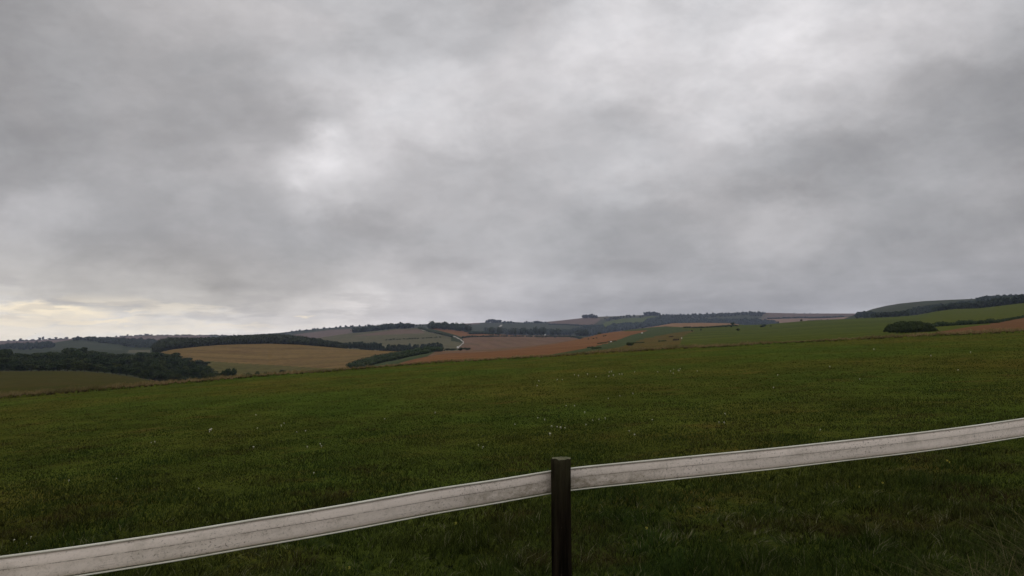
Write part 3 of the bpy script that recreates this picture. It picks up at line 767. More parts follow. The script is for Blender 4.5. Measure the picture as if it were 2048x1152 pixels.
def scatter_wood(name, poly, ly, step, h, label, leaf=2.4, per=45, mat='leaf_far', jit=.25):
    p = np.array(poly, float); x0, y0 = p.min(0); x1, y1 = p.max(0)
    Bb, Hh = [], []
    for yy in np.arange(y0, y1 + .01, step[1]):
        for xx in np.arange(x0, x1 + .01, step[0]):
            q = (xx + random.uniform(-.5, .5) * step[0], yy + random.uniform(-.5, .5) * step[1])
            if not inside(np.array([q[0]]), np.array([q[1]]), poly)[0]: continue
            g = on(q[0], q[1], ly); Bb.append(g); Hh.append(h * random.uniform(1 - jit, 1 + jit))
    if Bb: return wood(name, Bb, Hh, label, M[mat], leaf, per)
SW = [
 ('hill_wood', [(700, 667.5), (745, 663), (790, 658.5), (828, 657), (828, 655.5), (790, 654), (745, 658), (715, 663)], 3, (4, 2), 9, 'dark hanging wood below the skyline of the facing hill'),
 ('hill_wood', [(857, 658), (905, 661), (940, 666), (940, 663), (905, 658), (880, 656), (857, 655.5)], 3, (4, 1.6), 11, 'dark wood at the top of the red field, right of the lane gap'),
 ('valley_wood', [(968, 668), (1015, 671), (1040, 672), (1042, 668), (1010, 665), (972, 663)], 4, (4, 2), 12, 'dark valley wood left of the white building'),
 ('valley_wood', [(1018, 672), (1140, 672), (1150, 668), (1090, 668), (1022, 667)], 4, (5, 2), 13, 'low dark wood along the valley behind the white building'),
 ('valley_wood', [(1146, 668), (1150, 663), (1172, 658), (1205, 658), (1212, 664), (1205, 669)], 4, (5, 2), 13, 'dark wood on the valley side right of the white building'),
 ('valley_wood', [(1150, 678), (1160, 671), (1240, 660), (1240, 664), (1190, 672), (1170, 678)], 4, (5, 2), 11, 'dark copse dropping towards the rusty field'),
 ('valley_wood', [(1211, 665), (1215, 658), (1240, 655), (1284, 651), (1290, 658), (1250, 663)], 4, (5, 2), 14, 'dark wood below the far green field'),
 ('valley_wood', [(1284, 658), (1290, 647), (1310, 640), (1340, 643), (1350, 648), (1330, 653)], 4, (5, 2), 14, 'dark wood climbing beside the pink field'),
 ('ridge_wood', [(1315, 640), (1318, 632), (1400, 630.5), (1470, 628), (1510, 626.5), (1532, 628), (1522, 634), (1480, 632), (1420, 636), (1340, 641)], 4, (4, 2), 8, 'blue-dark wood covering the far ridge left of the brown far field'),
 ('ridge_wood', [(1330, 648), (1340, 642), (1400, 641), (1500, 641), (1530, 643), (1556, 647), (1560, 655), (1400, 655)], 4, (4, 2), 9, 'dark wood low on the far ridge above the pink field'),
 ('ridge_wood', [(1206, 642), (1212, 637), (1240, 634.8), (1290, 634), (1280, 636), (1240, 638), (1215, 644)], 4, (6, 2), 8, 'thin dark scrub line above the far green field'),
 ('ridge_wood', [(1000, 645.3), (1040, 646.5), (1100, 646), (1040, 648), (1005, 648)], 4, (5, 1.5), 7, 'low dark scrub along the far ridge between two tree clumps'),
 ('hill_wood', [(130, 684), (160, 679.5), (220, 679), (290, 682.5), (330, 686), (330, 696), (270, 697), (235, 690), (200, 686), (165, 682)], 3, (4, 2), 6.5, 'blue-dark wood on the low hill beyond the left wood'),
 ('hill_wood', [(0, 696), (40, 693), (100, 690), (110, 696), (60, 700), (0, 701)], 3, (6, 2.2), 8, 'scrubby wood at the far left below the ridge'),
 ('hill_wood', [(1958, 601), (1975, 598), (2048, 595), (2120, 592), (2120, 616), (2048, 613), (2000, 617), (1960, 619), (1950, 608)], 3, (4, 2), 6, 'dark wood capping the rounded hill at the far right'),
 ('hill_wood', [(1815, 624), (1850, 618), (1900, 611), (1955, 606), (1960, 622), (1900, 622), (1840, 629), (1815, 632)], 3, (4, 2.0), 4.5, 'dark wood along the foot of the rounded hill'),
 ('hill_wood', [(1712, 632), (1716, 627), (1735, 628), (1760, 630), (1820, 628), (1815, 636), (1712, 637)], 3, (4, 2), 4, 'dark scrub at the left foot of the rounded hill'),
 ('far_wood', [(560, 670), (600, 664.5), (650, 659), (705, 655), (745, 653.8), (745, 652.5), (700, 654), (650, 657.5), (600, 662.5)], 4, (5, 2), 6, 'thin dark wood on the skyline left of the facing hill'),
]
for nm, poly, ly, st, h, lab in SW:
    scatter_wood(nm, poly, ly, st, h, lab)

# --- hedges: one leafy run each
def hedge(pts, ly, h, w, label, name='hedge', leaf=.5, per=60, mat='leaf_bush', step=None, jit=.3, gaps=0.0):
    a = Acc(); P3 = [on(x, y, ly) for x, y in pts]
    for p, q in zip(P3[:-1], P3[1:]):
        L_ = (q - p).length; n = max(1, int(L_ / (step or w * .8)))
        for i in range(n):
            if random.random() < gaps: continue
            c_ = p.lerp(q, (i + random.random() * .5) / n)
            zc = z_at(c_.x / c_.y, c_.y)
            hh = h * random.uniform(1 - jit, 1 + jit); ww = w * random.uniform(.8, 1.2)
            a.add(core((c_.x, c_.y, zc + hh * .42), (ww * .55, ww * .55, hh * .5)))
            leaves(a, (c_.x, c_.y, zc + hh * .45), (ww * .7, ww * .7, hh * .56), per, leaf, .7)
    o = link(name, a.mesh(name, M[mat])); tag(o, label, 'hedge'); return o
hedge([(1868, 667), (1900, 662), (1940, 656.5), (1970, 651), (1988, 647)], 2, 1.25, 1.8, 'dense clipped hedge running right from the big round bush', leaf=.3, per=110)
hedge([(1988, 648), (2020, 640), (2048, 635), (2110, 622)], 2, .7, 1.4, 'thin straggling hedge at the right edge above the brown field', leaf=.35, per=60, gaps=.25)
hedge([(705, 737), (730, 729), (760, 721), (800, 713), (845, 706), (882, 703)], 2, 3.3, 5.5, 'broad overgrown hedge slanting up between the golden and rusty fields', 'overgrown_hedge', leaf=.6, per=150, jit=.12, step=2.6)
hedge([(722, 735.5), (765, 724.5), (810, 715.5), (860, 706.5)], 2, 2.4, 4.5, 'lower flank of scrub beside the slanting overgrown hedge', 'overgrown_hedge', leaf=.6, per=130, jit=.12, step=2.6)
hedge([(925, 676), (945, 674), (1000, 673), (1060, 673.3), (1100, 673.6), (1150, 674.5), (1200, 676)], 3, 2.2, 3.0, 'thin dark hedge along the top of the mauve field', leaf=.9, per=24, mat='leaf_far', gaps=.15)
hedge([(838, 657), (860, 664), (885, 669.5), (904, 674)], 3, 3.6, 5.0, 'green hedge beside the lane descending the facing hill', leaf=.9, per=40, mat='leaf_bush')
hedge([(1368, 655.6), (1400, 656), (1440, 654), (1475, 652)], 2, 1.1, 2.2, 'low dark hedge along the bottom of the pink field', leaf=.5, per=30, gaps=.3)
hedge([(1536, 638), (1600, 636.2), (1690, 633.6)], 4, 5, 8, 'dark line of hedge between the brown and pink far fields', leaf=2, per=24, mat='leaf_far')
hedge([(930, 664), (960, 667.5), (1000, 669.5)], 3, 3, 5, 'hedge along the top edge of the red field', leaf=1.0, per=30, mat='leaf_far')
hedge([(232, 673.4), (300, 671), (400, 671), (480, 671.4)], 4, 3, 7, 'broken hedge along the far left skyline', leaf=2, per=22, mat='leaf_far', gaps=.35, jit=.6)
hedge([(2, 682.4), (60, 681.4), (150, 677.4), (165, 676)], 4, 3.5, 8, 'low hedge along the skyline at the far left', leaf=2, per=22, mat='leaf_far', gaps=.3, jit=.6)
hedge([(1098, 649.4), (1130, 650), (1160, 652), (1205, 652.5)], 4, 4, 7, 'dark hedge under the far brown field', leaf=2, per=22, mat='leaf_far')
hedge([(940, 668.5), (968, 667.5), (985, 668)], 3, 4, 6, 'dark hedge stub right of the red field', leaf=1.2, per=30, mat='leaf_far')

# --- belts of single trees in front of the facing hill
G1 = 'trees of the belt in front of the facing hill'
for (xa, xb, n, top) in [(648, 682, 6, 681.5), (687, 763, 13, 681), (773, 838, 10, 685.5), (842, 857, 3, 683.5), (858, 884, 5, 682.5), (764, 770, 1, 691)]:
    for i in range(n):
        for rw in range(2):
            px = xa + (xb - xa) * (i + .5) / n + random.uniform(-1.5, 1.5)
            u, et = ue(px, top + random.uniform(-1.5, 3) + (3 if rw == 0 else 0)); u = float(u)
            dist = float(np.interp(u, *D2)) + 50 + 40 * rw + np.interp(px, [700, 880], [0, 220])
            z = z_at(u, dist); h = float(et) * dist - z
            tree(Vector((u * dist, dist, z)), h, px2m(11, dist) * random.uniform(.9, 1.3), CR_MID, 'belt_tree', 'dark tree shoulder to shoulder in the belt in front of the facing hill', 'tree', G1)
for i, px in enumerate(np.linspace(772, 880, 21)):
    if i in (6, 13): continue
    px = px + random.uniform(-1.5, 1.5)
    g = on(px, np.interp(px, [770, 825, 880], [681, 678.5, 675.5]), 3)
    tree(g, px2m(random.uniform(2.4, 4.2), g.y), px2m(random.uniform(3.2, 5), g.y), CR_BUSH, 'field_bush', 'small dark bush in the row across the sage field of the facing hill', 'bush', 'bushes in a row on the facing hill')
for px, w, ht, lab in [(895, 12, 5, 'low dark bush left of the lane foot'), (906, 14, 6, 'dark bush just left of the lane foot'), (922, 12, 7, 'dark bush just right of the lane foot'), (934, 14, 6.5, 'rounded dark bush second right of the lane foot')]:
    u, e = ue(px, 700.5); dist = float(np.interp(float(u), *D2)) + 15
    z = z_at(float(u), dist)
    tree(Vector((float(u) * dist, dist, z)), px2m(ht, dist) + max(0, float(e) * dist - z), px2m(w, dist), CR_BUSH, 'lane_bush', lab, 'bush', 'bushes at the foot of the chalk lane')
# --- skyline and clump trees
def sky_tree(px, py, ht, w, ly, label, group=None, name='skyline_tree', crowns=None):
    g = on(px, py, ly)
    return tree(g, px2m(ht, g.y), px2m(w, g.y), crowns or CR_ROUND, name, label, 'tree', group)
GL = 'scattered trees on the left skyline'
for px, py, ht, w, lab in [(28, 681.5, 3, 9, 'small low tree at the far left of the skyline'), (41, 681.5, 5.5, 9, 'round tree second from the left on the skyline'), (66, 680.7, 3, 8, 'low shrub-like tree left of the tallest pair on the left skyline'), (79, 680, 6, 9, 'left tree of the tallest pair on the left skyline'), (86, 679.6, 7.5, 8, 'right and taller tree of the pair on the left skyline'), (99, 679.2, 4, 9, 'flat low tree right of the tallest pair on the left skyline'), (112, 678.6, 5, 8, 'small peaked tree midway along the left skyline'), (132, 677.6, 5, 9, 'broad tree alone left of the low wooded hill'), (156, 676.6, 5.5, 8, 'tree standing above the left end of the low wooded hill'), (255, 673.2, 5, 6, 'lone round tree on the left skyline above the pinkish field'), (281, 672, 3.5, 12, 'left low tree of the clump above the pinkish field'), (293, 671.5, 5, 12, 'right tallest tree of the clump above the pinkish field'), (325, 671, 3, 5, 'tiny tree on the skyline right of the clump'), (378, 671, 3.2, 5, 'tiny tree on the skyline above the long wood')]:
    sky_tree(px, py, ht, w, 4, lab, GL)
for cx, wd, ty, by, lab in [(987, 30, 637.5, 645.5, 'tree in the left flat-topped clump on the far skyline'), (1076, 17, 641, 646, 'tree in the smallest low clump on the far skyline'), (1179, 30, 627, 636.5, 'tree in the domed clump on the far skyline above the brown field'), (1303, 30, 622, 631, 'tree in the right-hand round clump on the far skyline')]:
    n = max(3, int(wd / 4.2))
    for i in range(n):
        f = (i + .5) / n; px = cx - wd / 2 + wd * f
        ht = (by - ty) * (.72 + .28 * math.sin(math.pi * f) ** .7) * random.uniform(.94, 1.05)
        g = on(px, by + .6, 4)
        tree(g, px2m(ht, g.y) * 1.12, px2m(9.5, g.y), CR_ROUND, 'clump_tree', lab, 'tree', lab.replace('tree in', 'trees of'))
for px, py, ht, w, lab in [(833, 656, 8.5, 6, 'first of three spaced trees on the crest left of the lane gap'), (840, 656, 9.5, 5, 'tallest middle one of three spaced crest trees left of the lane gap'), (845.5, 656.5, 8.5, 4.5, 'third spaced crest tree nearest the lane gap'), (860, 657.5, 9, 8, 'first tree right of the lane gap'), (868, 658, 10.5, 9, 'broad tree second right of the lane gap')]:
    sky_tree(px, py, ht, w, 3, lab, 'trees round the lane gap on the facing hill', 'crest_tree', CR_TALL if px < 850 else CR_ROUND)
GC = 'trees on the crest of the facing hill'
for i, px in enumerate(np.arange(712, 829, 5.2)):
    py = np.interp(px, [700, 745, 790, 828], [665, 661, 656.5, 655.5]); top = np.interp(px, [700, 735, 745, 790, 800, 828], [657, 652.5, 651, 647, 646, 646.5])
    sky_tree(px, py, (py - top) * random.uniform(.9, 1.1), 8, 3, 'dark tree in the close row along the crest of the facing hill', GC, 'crest_tree')
for i, px in enumerate(np.arange(1962, 2075, 6.0)):
    sky_tree(px, 597.5 - (px - 1962) * .03, 6.5 * random.uniform(.9, 1.1) * np.interp(px, [1962, 1975], [.7, 1]), 11, 3, 'dark tree in the close row topping the wood on the rounded hill', 'trees along the top of the rounded hill', 'crest_tree')
sky_tree(1943, 599, 2.6, 4, 3, 'tiny tree alone on the skyline of the rounded hill')
sky_tree(1214, 633.3, 2.6, 3.2, 4, 'tiny lone tree on the far skyline between the two round clumps')
for px, lab in [(1588, 'tiny bush at the left on the level far skyline'), (1609, 'tiny bush left of centre on the level far skyline'), (1620, 'tiny bush at the centre of the level far skyline'), (1635, 'tiny bush at the right on the level far skyline')]:
    sky_tree(px, 627.6, 2.2, 3, 4, lab, 'tiny bushes on the level far skyline')
# --- bushes on the green hillside
for px, py, ht, w, ly, lab, cr in [
 (1258, 692.5, 11.5, 15, 1, 'round dark bush alone just beyond the brow, right of centre', CR_BUSH),
 (1384, 664, 5.5, 4, 2, 'small upright tree left of a pair at the corner of the green hillside', CR_ROUND),
 (1402, 662, 5, 3.6, 2, 'small upright tree right of a pair at the corner of the green hillside', CR_ROUND),
 (1452, 654.6, 5.5, 6, 2, 'dark round bush at the right end of the low pink-field hedge', CR_BUSH),
 (1465, 651.5, 8, 8, 2, 'dark spreading tree at the right tip of the pink field', CR_BUSH),
 (1463, 654.8, 5, 5, 2, 'small bush just below the spreading tree at the tip of the pink field', CR_BUSH),
 (1476, 663, 7.5, 7.5, 2, 'heart-shaped green bush alone on the open green hillside', CR_BUSH),
 (1527, 654.5, 7.5, 13, 2, 'broad umbrella-shaped tree on the green hillside', CR_BUSH),
 (1541, 653, 3, 5, 2, 'tiny low bush just right of the umbrella-shaped tree', CR_BUSH),
 (1557, 646.3, 4, 3, 2, 'tiny pointed tree on the crest of the green hillside', CR_ROUND),
 (1603, 643.2, 6.5, 5, 2, 'upright round tree on the crest of the green hillside', CR_BUSH)]:
    g = on(px, py, ly)
    tree(g, px2m(ht, g.y), px2m(w, g.y), cr, 'hillside_bush', lab, 'bush' if 'bush' in lab else 'tree')
for px in [1617, 1622, 1627, 1632.5, 1638, 1643, 1655]:
    g = on(px, np.interp(px, [1617, 1655], [642, 639.8]), 2)
    tree(g, px2m(2, g.y), px2m(3, g.y), CR_BUSH, 'crest_bush', 'tiny dark bush in the dotted row on the crest of the green hillside', 'bush', 'dotted bushes on the green crest')
for px, py in [(1177, 679), (1187, 678), (1193, 677), (1207, 673), (1211, 672), (1061, 674.5), (1074, 675), (1079, 675), (1085, 675.3), (1091, 675.3), (1110, 675.5), (1143, 675.5), (1148, 675.6), (1152, 675.6)]:
    ly = 3 if px < 1160 else 2
    g = on(px, py, ly)
    tree(g, px2m(2.6, g.y), px2m(4, g.y), CR_BUSH, 'field_bush', 'tiny dark bush dotted along the far edge of the rusty and mauve fields', 'bush', 'bushes dotted behind the mauve and rusty fields')

# --- the big round bush by the brow on the right
g = on(1821, 671.5, 1)
dist = 150.0; u = float(ue(1821, 668)[0]); zb = z_at(u, dist)
root = empty('hawthorn_bush', (u * dist, dist, zb))
tag(root, 'big domed dark bush just beyond the brow of the meadow at right', 'bush')
lob = []
Wm = px2m(103, dist); 
etop = float(ue(1821, 641)[1]); Hm = etop * dist - zb
for i in range(34):
    f = random.uniform(-1, 1); yy = random.uniform(-1, 1)
    if f * f + yy * yy > 1.0: continue
    hh = Hm * (max(0.05, 1 - abs(f) ** 2.2) ** .5) * (1 - .25 * yy * yy)
    zc = hh * random.uniform(.35, .78)
    r_ = random.uniform(.55, .85)
    r_ = min(r_, hh * .45)
    lob.append(((f * Wm * .46, yy * 2.0, zc), (r_ * 1.25, r_ * 1.2, r_)))
for f in np.linspace(-1, 1, 13):
    hh = Hm * (max(0.05, 1 - abs(f) ** 2.3) ** .5)
    r_ = min(.62, hh * .42) * random.uniform(.85, 1.15)
    lob.append(((f * Wm * .47, random.uniform(-.8, .8), hh - r_ * random.uniform(.9, 1.15)), (r_ * 1.3, r_ * 1.2, r_)))
    lob.append(((f * Wm * .47, -1.4, hh * .3), (r_ * 1.3, r_ * 1.2, hh * .33)))
link('crown', crown_mesh('crown', M['leaf_bush'], lob, 420, .17, .8), root)
a = Acc()
for i in range(7):
    x0 = (i - 3) * .8
    a.add(tube([(x0, 0, -.2), (x0 * 1.15, .1, .5), (x0 * 1.3, 0, 1.1)], [.11, .08, .03]))
link('trunk', a.mesh('trunk', M['bark']), root)

# ------------------------------------------------------------------ small far things
t = MT('whitewash', rough=.8); t.color(t.mix(t.noise(.6, 3), (.72, .72, .70), (.82, .82, .80))); M['white'] = t.m
t = MT('slate'); t.color(t.mix(t.noise(2, 3), (.14, .14, .15), (.22, .22, .23))); M['slate'] = t.m
t = MT('glass_dark', rough=.2, spec=.5); t.color((.03, .035, .04)); M['glass'] = t.m
t = MT('weathered_log'); t.color(t.mix(t.noise(5, 4), (.03, .024, .018), (.07, .055, .04))); M['log'] = t.m
def box(c, s):
    c = np.array(c, float); s = np.array(s, float) / 2
    v = np.array([[x, y, z] for x in (-1, 1) for y in (-1, 1) for z in (-1, 1)]) * s + c
    f = np.array([[0, 1, 3, 2], [4, 6, 7, 5], [0, 4, 5, 1], [2, 3, 7, 6], [0, 2, 6, 4], [1, 5, 7, 3]])
    return v, f
gd = 1700.0; u = float(ue(1089.5, 660)[0]); eb = float(ue(1089.5, 670.0)[1]); et = float(ue(1089.5, 663.6)[1])
hb = (et - eb) * gd
b_ = empty('white_building', (u * gd, gd, eb * gd)); tag(b_, 'small tall white building with a pale gable in the valley before dark woods', 'building')
a = Acc(); a.add(box((0, 0, hb * .35), (3.6, 6, hb * .9)))
gv = np.array([(-1.8, -3, hb * .8), (1.8, -3, hb * .8), (0, -3, hb), (0, -3, hb), (-1.8, 3, hb * .8), (1.8, 3, hb * .8), (0, 3, hb), (0, 3, hb)], float)
me = bpy.data.meshes.new('wall'); bm_v = np.vstack([a.V[0], gv])
me.from_pydata(bm_v.tolist(), [], a.F[0].tolist() + [[8, 9, 10], [13, 12, 14]]); me.materials.append(M['white']); link('wall', me, b_)
me = bpy.data.meshes.new('roof')
rv = [(-2.1, -3.2, hb * .775), (0, -3.2, hb * 1.02), (2.1, -3.2, hb * .775), (-2.1, 3.2, hb * .775), (0, 3.2, hb * 1.02), (2.1, 3.2, hb * .775)]
rv += [(x, y, z - .12) for x, y, z in rv]
me.from_pydata(rv, [], [[0, 1, 4, 3], [1, 2, 5, 4], [6, 9, 10, 7], [7, 10, 11, 8], [0, 6, 7, 1], [1, 7, 8, 2], [3, 4, 10, 9], [4, 5, 11, 10], [0, 3, 9, 6], [2, 8, 11, 5]])
me.materials.append(M['slate']); link('roof', me, b_)
a = Acc(); a.add(box((0, -3.01, hb * .55), (.7, .08, 1.0))); link('window', a.mesh('window', M['glass']), b_)
# white chalk heaps at the lower edge of the rusty field
def lump(name, px, py, wpx, hpx, ly, mat, label, cat):
    g = on(px, py, ly); w = px2m(wpx, g.y); h = px2m(hpx, g.y)
    a = Acc()
    for i in range(7):
        a.add(core((random.uniform(-.4, .4) * w, random.uniform(-.3, .3) * w, h * random.uniform(.1, .4)), (w * .3, w * .25, h * .5), 8, 5))
    o = link(name, a.mesh(name, mat), None, g); tag(o, label, cat); return o
lump('chalk_heap', 1222, 684, 3.2, 2, 2, M['white'], 'small white chalk heap halfway along the lower edge of the rusty field', 'heap')
lump('chalk_heap', 1284, 666.5, 3.5, 1.6, 2, M['white'], 'white chalk heap at the top right tip of the rusty field', 'heap')
lump('chalk_heap', 915, 695, 4, 2.2, 3, M['white'], 'bright chalk heap at the foot of the winding lane', 'heap')
def dash(px0, py0, px1, py1, ly, label, r_=.3):
    p, q = on(px0, py0, ly), on(px1, py1, ly)
    n_ = 6; pts = [(0, 0, .0)] ; q0 = q - p
    pts = [tuple(q0 * (i / n_) + Vector((0, 0, r_ * .8 + random.uniform(-.05, .05)))) for i in range(n_ + 1)]
    a = Acc(); a.add(tube(pts, [r_ * random.uniform(.7, 1) for _ in pts], 7))
    for i in range(3):
        k = Vector(pts[1 + 2 * i]); a.add(tube([tuple(k), tuple(k + Vector((.2, -.2, r_ * 2)))], [r_ * .35, r_ * .1], 5))
    o = link('fallen_log', a.mesh('fallen_log', M['log']), None, p); tag(o, label, 'log', 'dark logs lying on the slope'); return o
dash(1346, 684.6, 1358, 682.4, 2, 'long dark log lying on the rough slope left of the green hillside', .35)
dash(1338, 674.6, 1346, 673.4, 2, 'thin dark log above the long one on the rough slope', .25)
def scrub_dash(px0, py0, px1, py1, ly, label):
    hedge([(px0, py0), (px1, py1)], ly, .38, .8, label, 'low_scrub', leaf=.2, per=40, step=.6)
for q in [(1176, 692, 1186, 691, 'scrap of dark scrub at the left of the broken line below the rusty field'), (1196, 688, 1212, 686, 'middle scrap of dark scrub in the broken line below the rusty field'), (1215, 684.5, 1232, 682.5, 'right scrap of dark scrub beside the chalk heap below the rusty field'), (1186, 698.5, 1200, 696.5, 'lowest scrap of dark scrub on the strip below the rusty field'), (1264, 688.5, 1290, 688, 'thin scrub trailing right from the lone round bush'), (1318, 687, 1334, 686, 'scrap of scrub on the rough slope above the brow')]:
    scrub_dash(q[0], q[1], q[2], q[3], 2 if q[1] < 690 else 1, q[4])

# ------------------------------------------------------------------ rail fence
tt = [(0, 1112.5), (125, 1096.5), (250, 1078.7), (375, 1059.9), (500, 1039), (622, 1020), (744, 999), (866, 977.5), (1003, 957.5), (1103, 940.8), (1144, 934.8), (1267, 923), (1400, 910), (1550, 895.7), (1694, 880), (1838, 864.7), (1953, 850), (2048, 836)]
hh_ = ([0, 250, 500, 744, 900, 1003, 1103, 1144, 1267, 1400, 1550, 1838, 2048], [61.5, 58.8, 56, 52.5, 49.5, 47, 45, 45, 44.4, 43.5, 42.3, 39.6, 37])
RH = 0.13
tx = np.array([p[0] for p in tt], float); ty = np.array([p[1] for p in tt], float)
sx_ = np.linspace(0, 2048, 70)
def smooth_interp(xq, xs, ys, w=70):
    g_ = np.linspace(xs[0] - 300, xs[-1] + 300, 600)
    s0 = (ys[1] - ys[0]) / (xs[1] - xs[0]); s1 = (ys[-1] - ys[-2]) / (xs[-1] - xs[-2])
    yy = np.interp(g_, xs, ys); yy = np.where(g_ < xs[0], ys[0] + s0 * (g_ - xs[0]), yy); yy = np.where(g_ > xs[-1], ys[-1] + s1 * (g_ - xs[-1]), yy)
    return np.array([np.sum(np.exp(-((q - g_) / w) ** 2) * yy) / np.sum(np.exp(-((q - g_) / w) ** 2)) for q in xq])
tys = smooth_interp(sx_, tx, ty, 45); hs = smooth_interp(sx_, np.array(hh_[0], float), np.array(hh_[1], float), 110)
ds = RH * F / hs
uu, ee = ue(sx_, tys)
path = np.stack([uu * ds, ds, ee * ds], -1)
d0 = path[0] - path[6]; d0 /= np.linalg.norm(d0); d1 = path[-1] - path[-7]; d1 /= np.linalg.norm(d1)
path = np.vstack([path[0] + d0 * 3.0, path[0] + d0 * 1.0, path, path[-1] + d1 * 1.0, path[-1] + d1 * 3.5])
slen = np.concatenate([[0], np.cumsum(np.linalg.norm(np.diff(path, axis=0), axis=1))])
tang = np.gradient(path, axis=0); tang /= np.linalg.norm(tang, axis=1)[:, None]
up = np.array([0, 0, 1.0]); nrm = np.cross(tang, up); nrm /= np.linalg.norm(nrm, axis=1)[:, None]   # towards the viewer (-y)
if nrm[10, 1] > 0: nrm = -nrm
def sweep(profile_pts, name, mat, parent, closed=True):
    pr = np.array(profile_pts, float); m = len(pr)   # (towards viewer, down from the top)
    VV = (path[:, None, :] + nrm[:, None, :] * pr[None, :, 0:1] + up[None, None, :] * (-pr[None, :, 1:2])).reshape(-1, 3)
    Fq = []
    for i in range(len(path) - 1):
        for j in range(m if closed else m - 1):
            k = (j + 1) % m
            Fq.append([i * m + j, i * m + k, (i + 1) * m + k, (i + 1) * m + j])
    uvv = np.stack([np.repeat(slen, m), np.tile(pr[:, 1] / RH, len(path))], -1)
    me = mesh_np(name, VV, np.array(Fq), mat, uv=uvv, smooth_sh=True)
    return link(name, me, parent)
t = MT('rail_plastic', rough=.55, spec=.35)
tcn = t.n.new('ShaderNodeTexCoord'); uvn = tcn.outputs['UV']
sp_ = t.n.new('ShaderNodeSeparateXYZ'); t.l.new(uvn, sp_.inputs[0])
c = t.mix(t.rng(t.noise(.9, 4, .6, vec=uvn, sc=(1, 1.2, 1)), .35, .65), (.690, .605, .530), (.600, .530, .460))
c = t.mix(t.rng(t.noise(5, 8, .78, vec=uvn, sc=(1, .16, 1), off=(2, 5, 0)), .50, .70, 0, .6), c, (.34, .30, .24))
# mid-height dirt concentrates where the bulge collects it
mid_ = t.mul(t.rng(sp_.outputs[1], .30, .52, 0, 1), t.rng(sp_.outputs[1], .52, .86, 1, 0))
c = t.mix(t.mul(mid_, t.rng(t.noise(22, 8, .85, vec=uvn, sc=(1, .13, 1), off=(7, 1, 0)), .50, .66, 0, .7)), c, (.24, .20, .145))
spk = t.noise(75, 3, .8, vec=uvn, sc=(1, .13, 1), off=(3, 3, 0))
c = t.mix(t.mul(t.rng(spk, .56, .66, 0, 1), t.rng(t.noise(1.6, 3, .6, vec=uvn, off=(9, 0, 0)), .4, .6, .2, 1)), c, (.09, .075, .055))
# long scratch line
wobl = t.noise(1.5, 4, .7, vec=uvn, sc=(1, 0, 1))
line = t.mul(sp_.outputs[1], t.mul(wobl, .05), 'SUBTRACT')
l1 = t.mul(t.rng(line, .385, .40, 0, 1), t.rng(line, .405, .42, 1, 0))
c = t.mix(t.mul(l1, t.rng(t.noise(14, 5, .8, vec=uvn, sc=(1, .1, 1)), .38, .52, 0, 1)), c, (.13, .11, .09))
l2 = t.mul(t.rng(line, .70, .71, 0, 1), t.rng(line, .715, .725, 1, 0))
c = t.mix(t.mul(l2, t.rng(t.noise(9, 5, .8, vec=uvn, sc=(1, .1, 1), off=(5, 0, 0)), .5, .62, 0, .7)), c, (.17, .145, .12))
s_post = float(slen[np.argmin(np.abs(path[:, 0] / path[:, 1] - 0.0617))])
sm = t.mul(t.rng(sp_.outputs[0], s_post - .95, s_post - .25, 0, 1), t.rng(sp_.outputs[0], s_post + .25, s_post + .75, 1, 0))
sm = t.mul(sm, t.mul(t.rng(sp_.outputs[1], .30, .60, .15, 1), t.rng(sp_.outputs[1], .80, 1.0, 1, .3)))
c = t.mix(t.mul(sm, t.rng(t.noise(11, 8, .8, vec=uvn, sc=(1, .2, 1), off=(1, 9, 0)), .38, .62, 0, .95)), c, (.17, .14, .085))
t.color(c); M['rail'] = t.m
t = MT('rail_lip', rough=.5, spec=.35)
c = t.mix(t.rng(t.noise(2.5, 5, .7), .4, .65), (.60, .585, .50), (.45, .44, .36)); t.color(c); M['lip'] = t.m
fe = empty('rail_fence', (0, 0, 0)); tag(fe, 'white plastic rail carried by a dark round wooden post in the foreground', 'fence')
# bulged face, with a groove under the top lip and above the bottom lip
prof = [(-.018, .004), (-.010, .008), (-.007, .0125), (.001, .016), (.004, .030), (.007, .045), (.0075, .052), (.0058, .060), (.0062, .082), (.007, .098), (.005, .111), (.001, .117), (-.006, .1195), (-.018, .124), (-.024, .118), (-.024, .008)]
rail = sweep(prof, 'rail', M['rail'], fe)
def bead(cx, cz, rx, rz, k=8): return [(cx + rx * math.cos(a_), cz + rz * math.sin(a_)) for a_ in np.linspace(0, 2 * math.pi, k, endpoint=False)]
sweep(bead(-.002, .0040, .010, .0050), 'top_lip', M['lip'], rail)
sweep(bead(.000, .1255, .010, .0038), 'bottom_lip', M['lip'], rail)
# posts
t = MT('old_post', rough=.9)
pos = t.n.new('ShaderNodeTexCoord').outputs['Object']
gr = t.noise(30, 6, .75, vec=pos, sc=(1, 1, .06)); 
c = t.mix(t.rng(gr, .35, .68), (.003, .0025, .0018), (.022, .017, .011))
c = t.mix(t.rng(t.noise(9, 5, .7, vec=pos, sc=(1, 1, .35)), .55, .72, 0, .5), c, (.020, .025, .010))
c = t.mix(t.rng(t.noise(60, 4, .8, vec=pos, sc=(1, 1, .2)), .66, .74, 0, .7), c, (.10, .09, .07))
sz_ = t.n.new('ShaderNodeSeparateXYZ'); t.l.new(pos, sz_.inputs[0])
wet = t.mul(t.rng(sz_.outputs[2], -.95, -.66, 0, 1), t.rng(t.noise(12, 5, .7, vec=pos, sc=(1, 1, .2), off=(3, 0, 0)), .35, .6))
c = t.mix(t.mul(wet, .9), c, (.044, .040, .022))
t.color(c); t.bump(gr, .9, .010); M['post'] = t.m
t = MT('post_end_grain', rough=.9)
pos = t.n.new('ShaderNodeTexCoord').outputs['Object']
